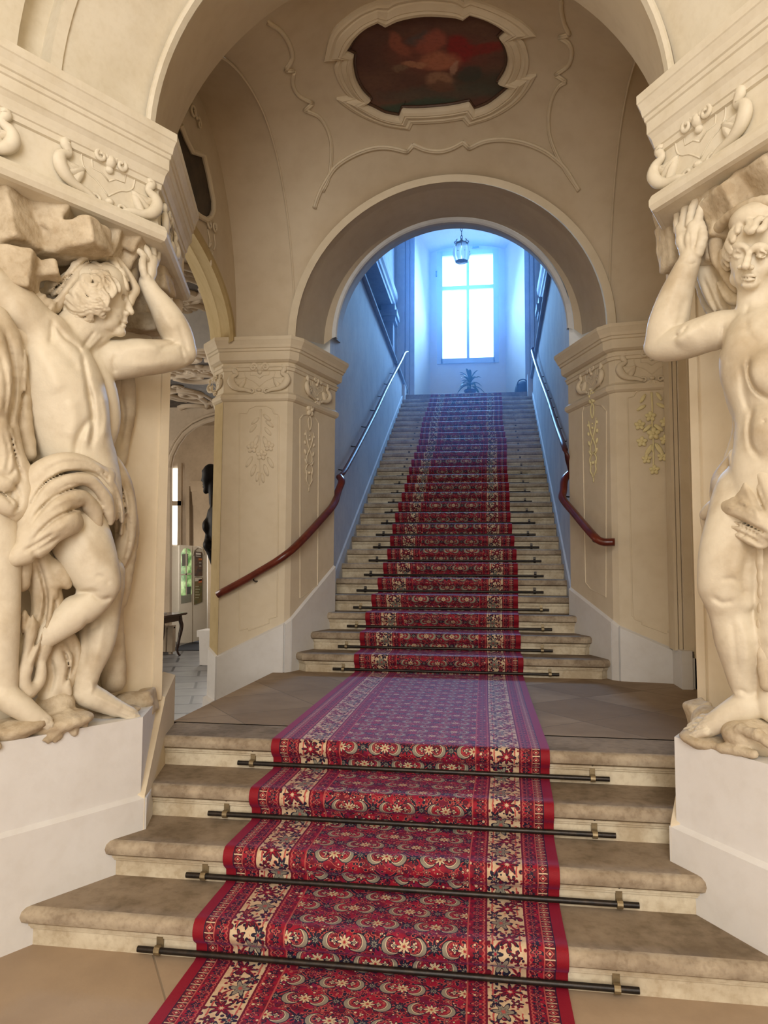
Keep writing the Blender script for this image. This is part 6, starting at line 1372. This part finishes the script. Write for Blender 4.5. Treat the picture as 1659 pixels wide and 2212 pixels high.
# dark rounded bundle by the right wall
bp = np.array([1.22, 15.95, 5.28])
bg_ = thing('bag', 'dark rounded bag slumped by the right wall of the upper landing', 'bag', bp)
BAGM = plain('dark_canvas', (.03, .035, .045), .8, c2=(.05, .055, .07), scale=14)
m = MB(); m.lathe([(0, 0), (.17, 0), (.185, .06), (.18, .18), (.155, .29), (.10, .36), (.04, .385), (0, .39)], bp, 18); m.obj('sack', BAGM, bg_, smooth=True)
m = MB(); m.tube(smooth_path([bp+np.array(v) for v in ((-.13, -.08, .28), (-.09, -.12, .37), (.02, -.11, .40), (.10, -.1, .34))], 5), .014, 8); m.obj('strap', BAGM, bg_, smooth=True)
for nm, x0, x1 in (('left', xl_at(15.3)-.02, xl_at(15.3)+.06), ('right', xr_at(15.3)-.10, xr_at(15.3)+.02)):
    mb = MB(); mb.box((x0, 15.1, 4.9), (x1, 15.42, 5.46 if nm == 'left' else 5.62)); S('trim_stair_head_'+nm, mb, STAIRW)
# =================================================================== LIGHT
W = bpy.data.worlds.new('world'); SC.world = W; W.use_nodes = True
bg = W.node_tree.nodes['Background']; bg.inputs[0].default_value = (1.0, .95, .88, 1); bg.inputs[1].default_value = .6
def area(name, loc, rot, sx, sy, e, col):
    L = bpy.data.lights.new(name, 'AREA'); L.shape = 'RECTANGLE'; L.size = sx; L.size_y = sy; L.energy = e; L.color = col
    o = bpy.data.objects.new(name, L); COL.objects.link(o); o.location = loc; o.rotation_euler = rot; return o
area('daylight_through_entrance', (.6, -3.6, 4.5), (math.radians(66), 0, math.radians(6)), 2.6, 2.4, 200, (1, .965, .91))
A2 = area('daylight_through_stair_window', (0, 17.40, 7.95), (math.radians(-72), 0, 0), 1.2, 2.5, 330, (.22, .50, 1.0)); A2.data.spread = math.radians(125)
area('entrance_fill_for_vault', (0, -4.7, 1.5), (math.radians(102), 0, 0), 3.0, 2.4, 120, (1, .95, .88))  # low lamp added at the door opening to brighten the vault
area('daylight_in_side_hall', (-5.6, 15.6, 2.6), (math.radians(-90), 0, 0), 2.5, 3.6, 90, (1, .95, .88))
area('daylight_in_side_hall_windows', (-8.8, 8.0, 2.4), (math.radians(90), 0, math.radians(-90)), 5.0, 3.0, 210, (1, .92, .80))
# blue scatter volume added in the stairwell to imitate the window's bloom
hm = bpy.data.materials.new('stairwell_bloom'); hm.use_nodes = True; ht = hm.node_tree; ht.nodes.remove(ht.nodes['Principled BSDF'])
vs = ht.nodes.new('ShaderNodeVolumeScatter'); vs.inputs['Color'].default_value = (.26, .52, 1, 1); vs.inputs['Density'].default_value = .024; vs.inputs['Anisotropy'].default_value = .65
ht.links.new(vs.outputs[0], ht.nodes['Material Output'].inputs['Volume'])
mb = MB(); mb.box((-1.15, 8.1, 3.0), (1.2, 17.3, 9.2)); hz = mb.obj('bloom_volume', hm, kind='stuff', label='faint bluish volume added for the bloom around the stair window', cat='bloom_volume')
SC.view_settings.view_transform = 'Standard'; SC.view_settings.look = 'None'; SC.view_settings.gamma = 1.0; SC.view_settings.exposure = 0.34
SC.view_settings.use_curve_mapping = False
cy = SC.cycles
cy.max_bounces = 6; cy.diffuse_bounces = 4; cy.glossy_bounces = 3; cy.transmission_bounces = 4; cy.caustics_reflective = False; cy.caustics_refractive = False
cy.sample_clamp_indirect = 6.0
cy.use_denoising = True
cy.use_adaptive_sampling = True; cy.adaptive_threshold = 0.025
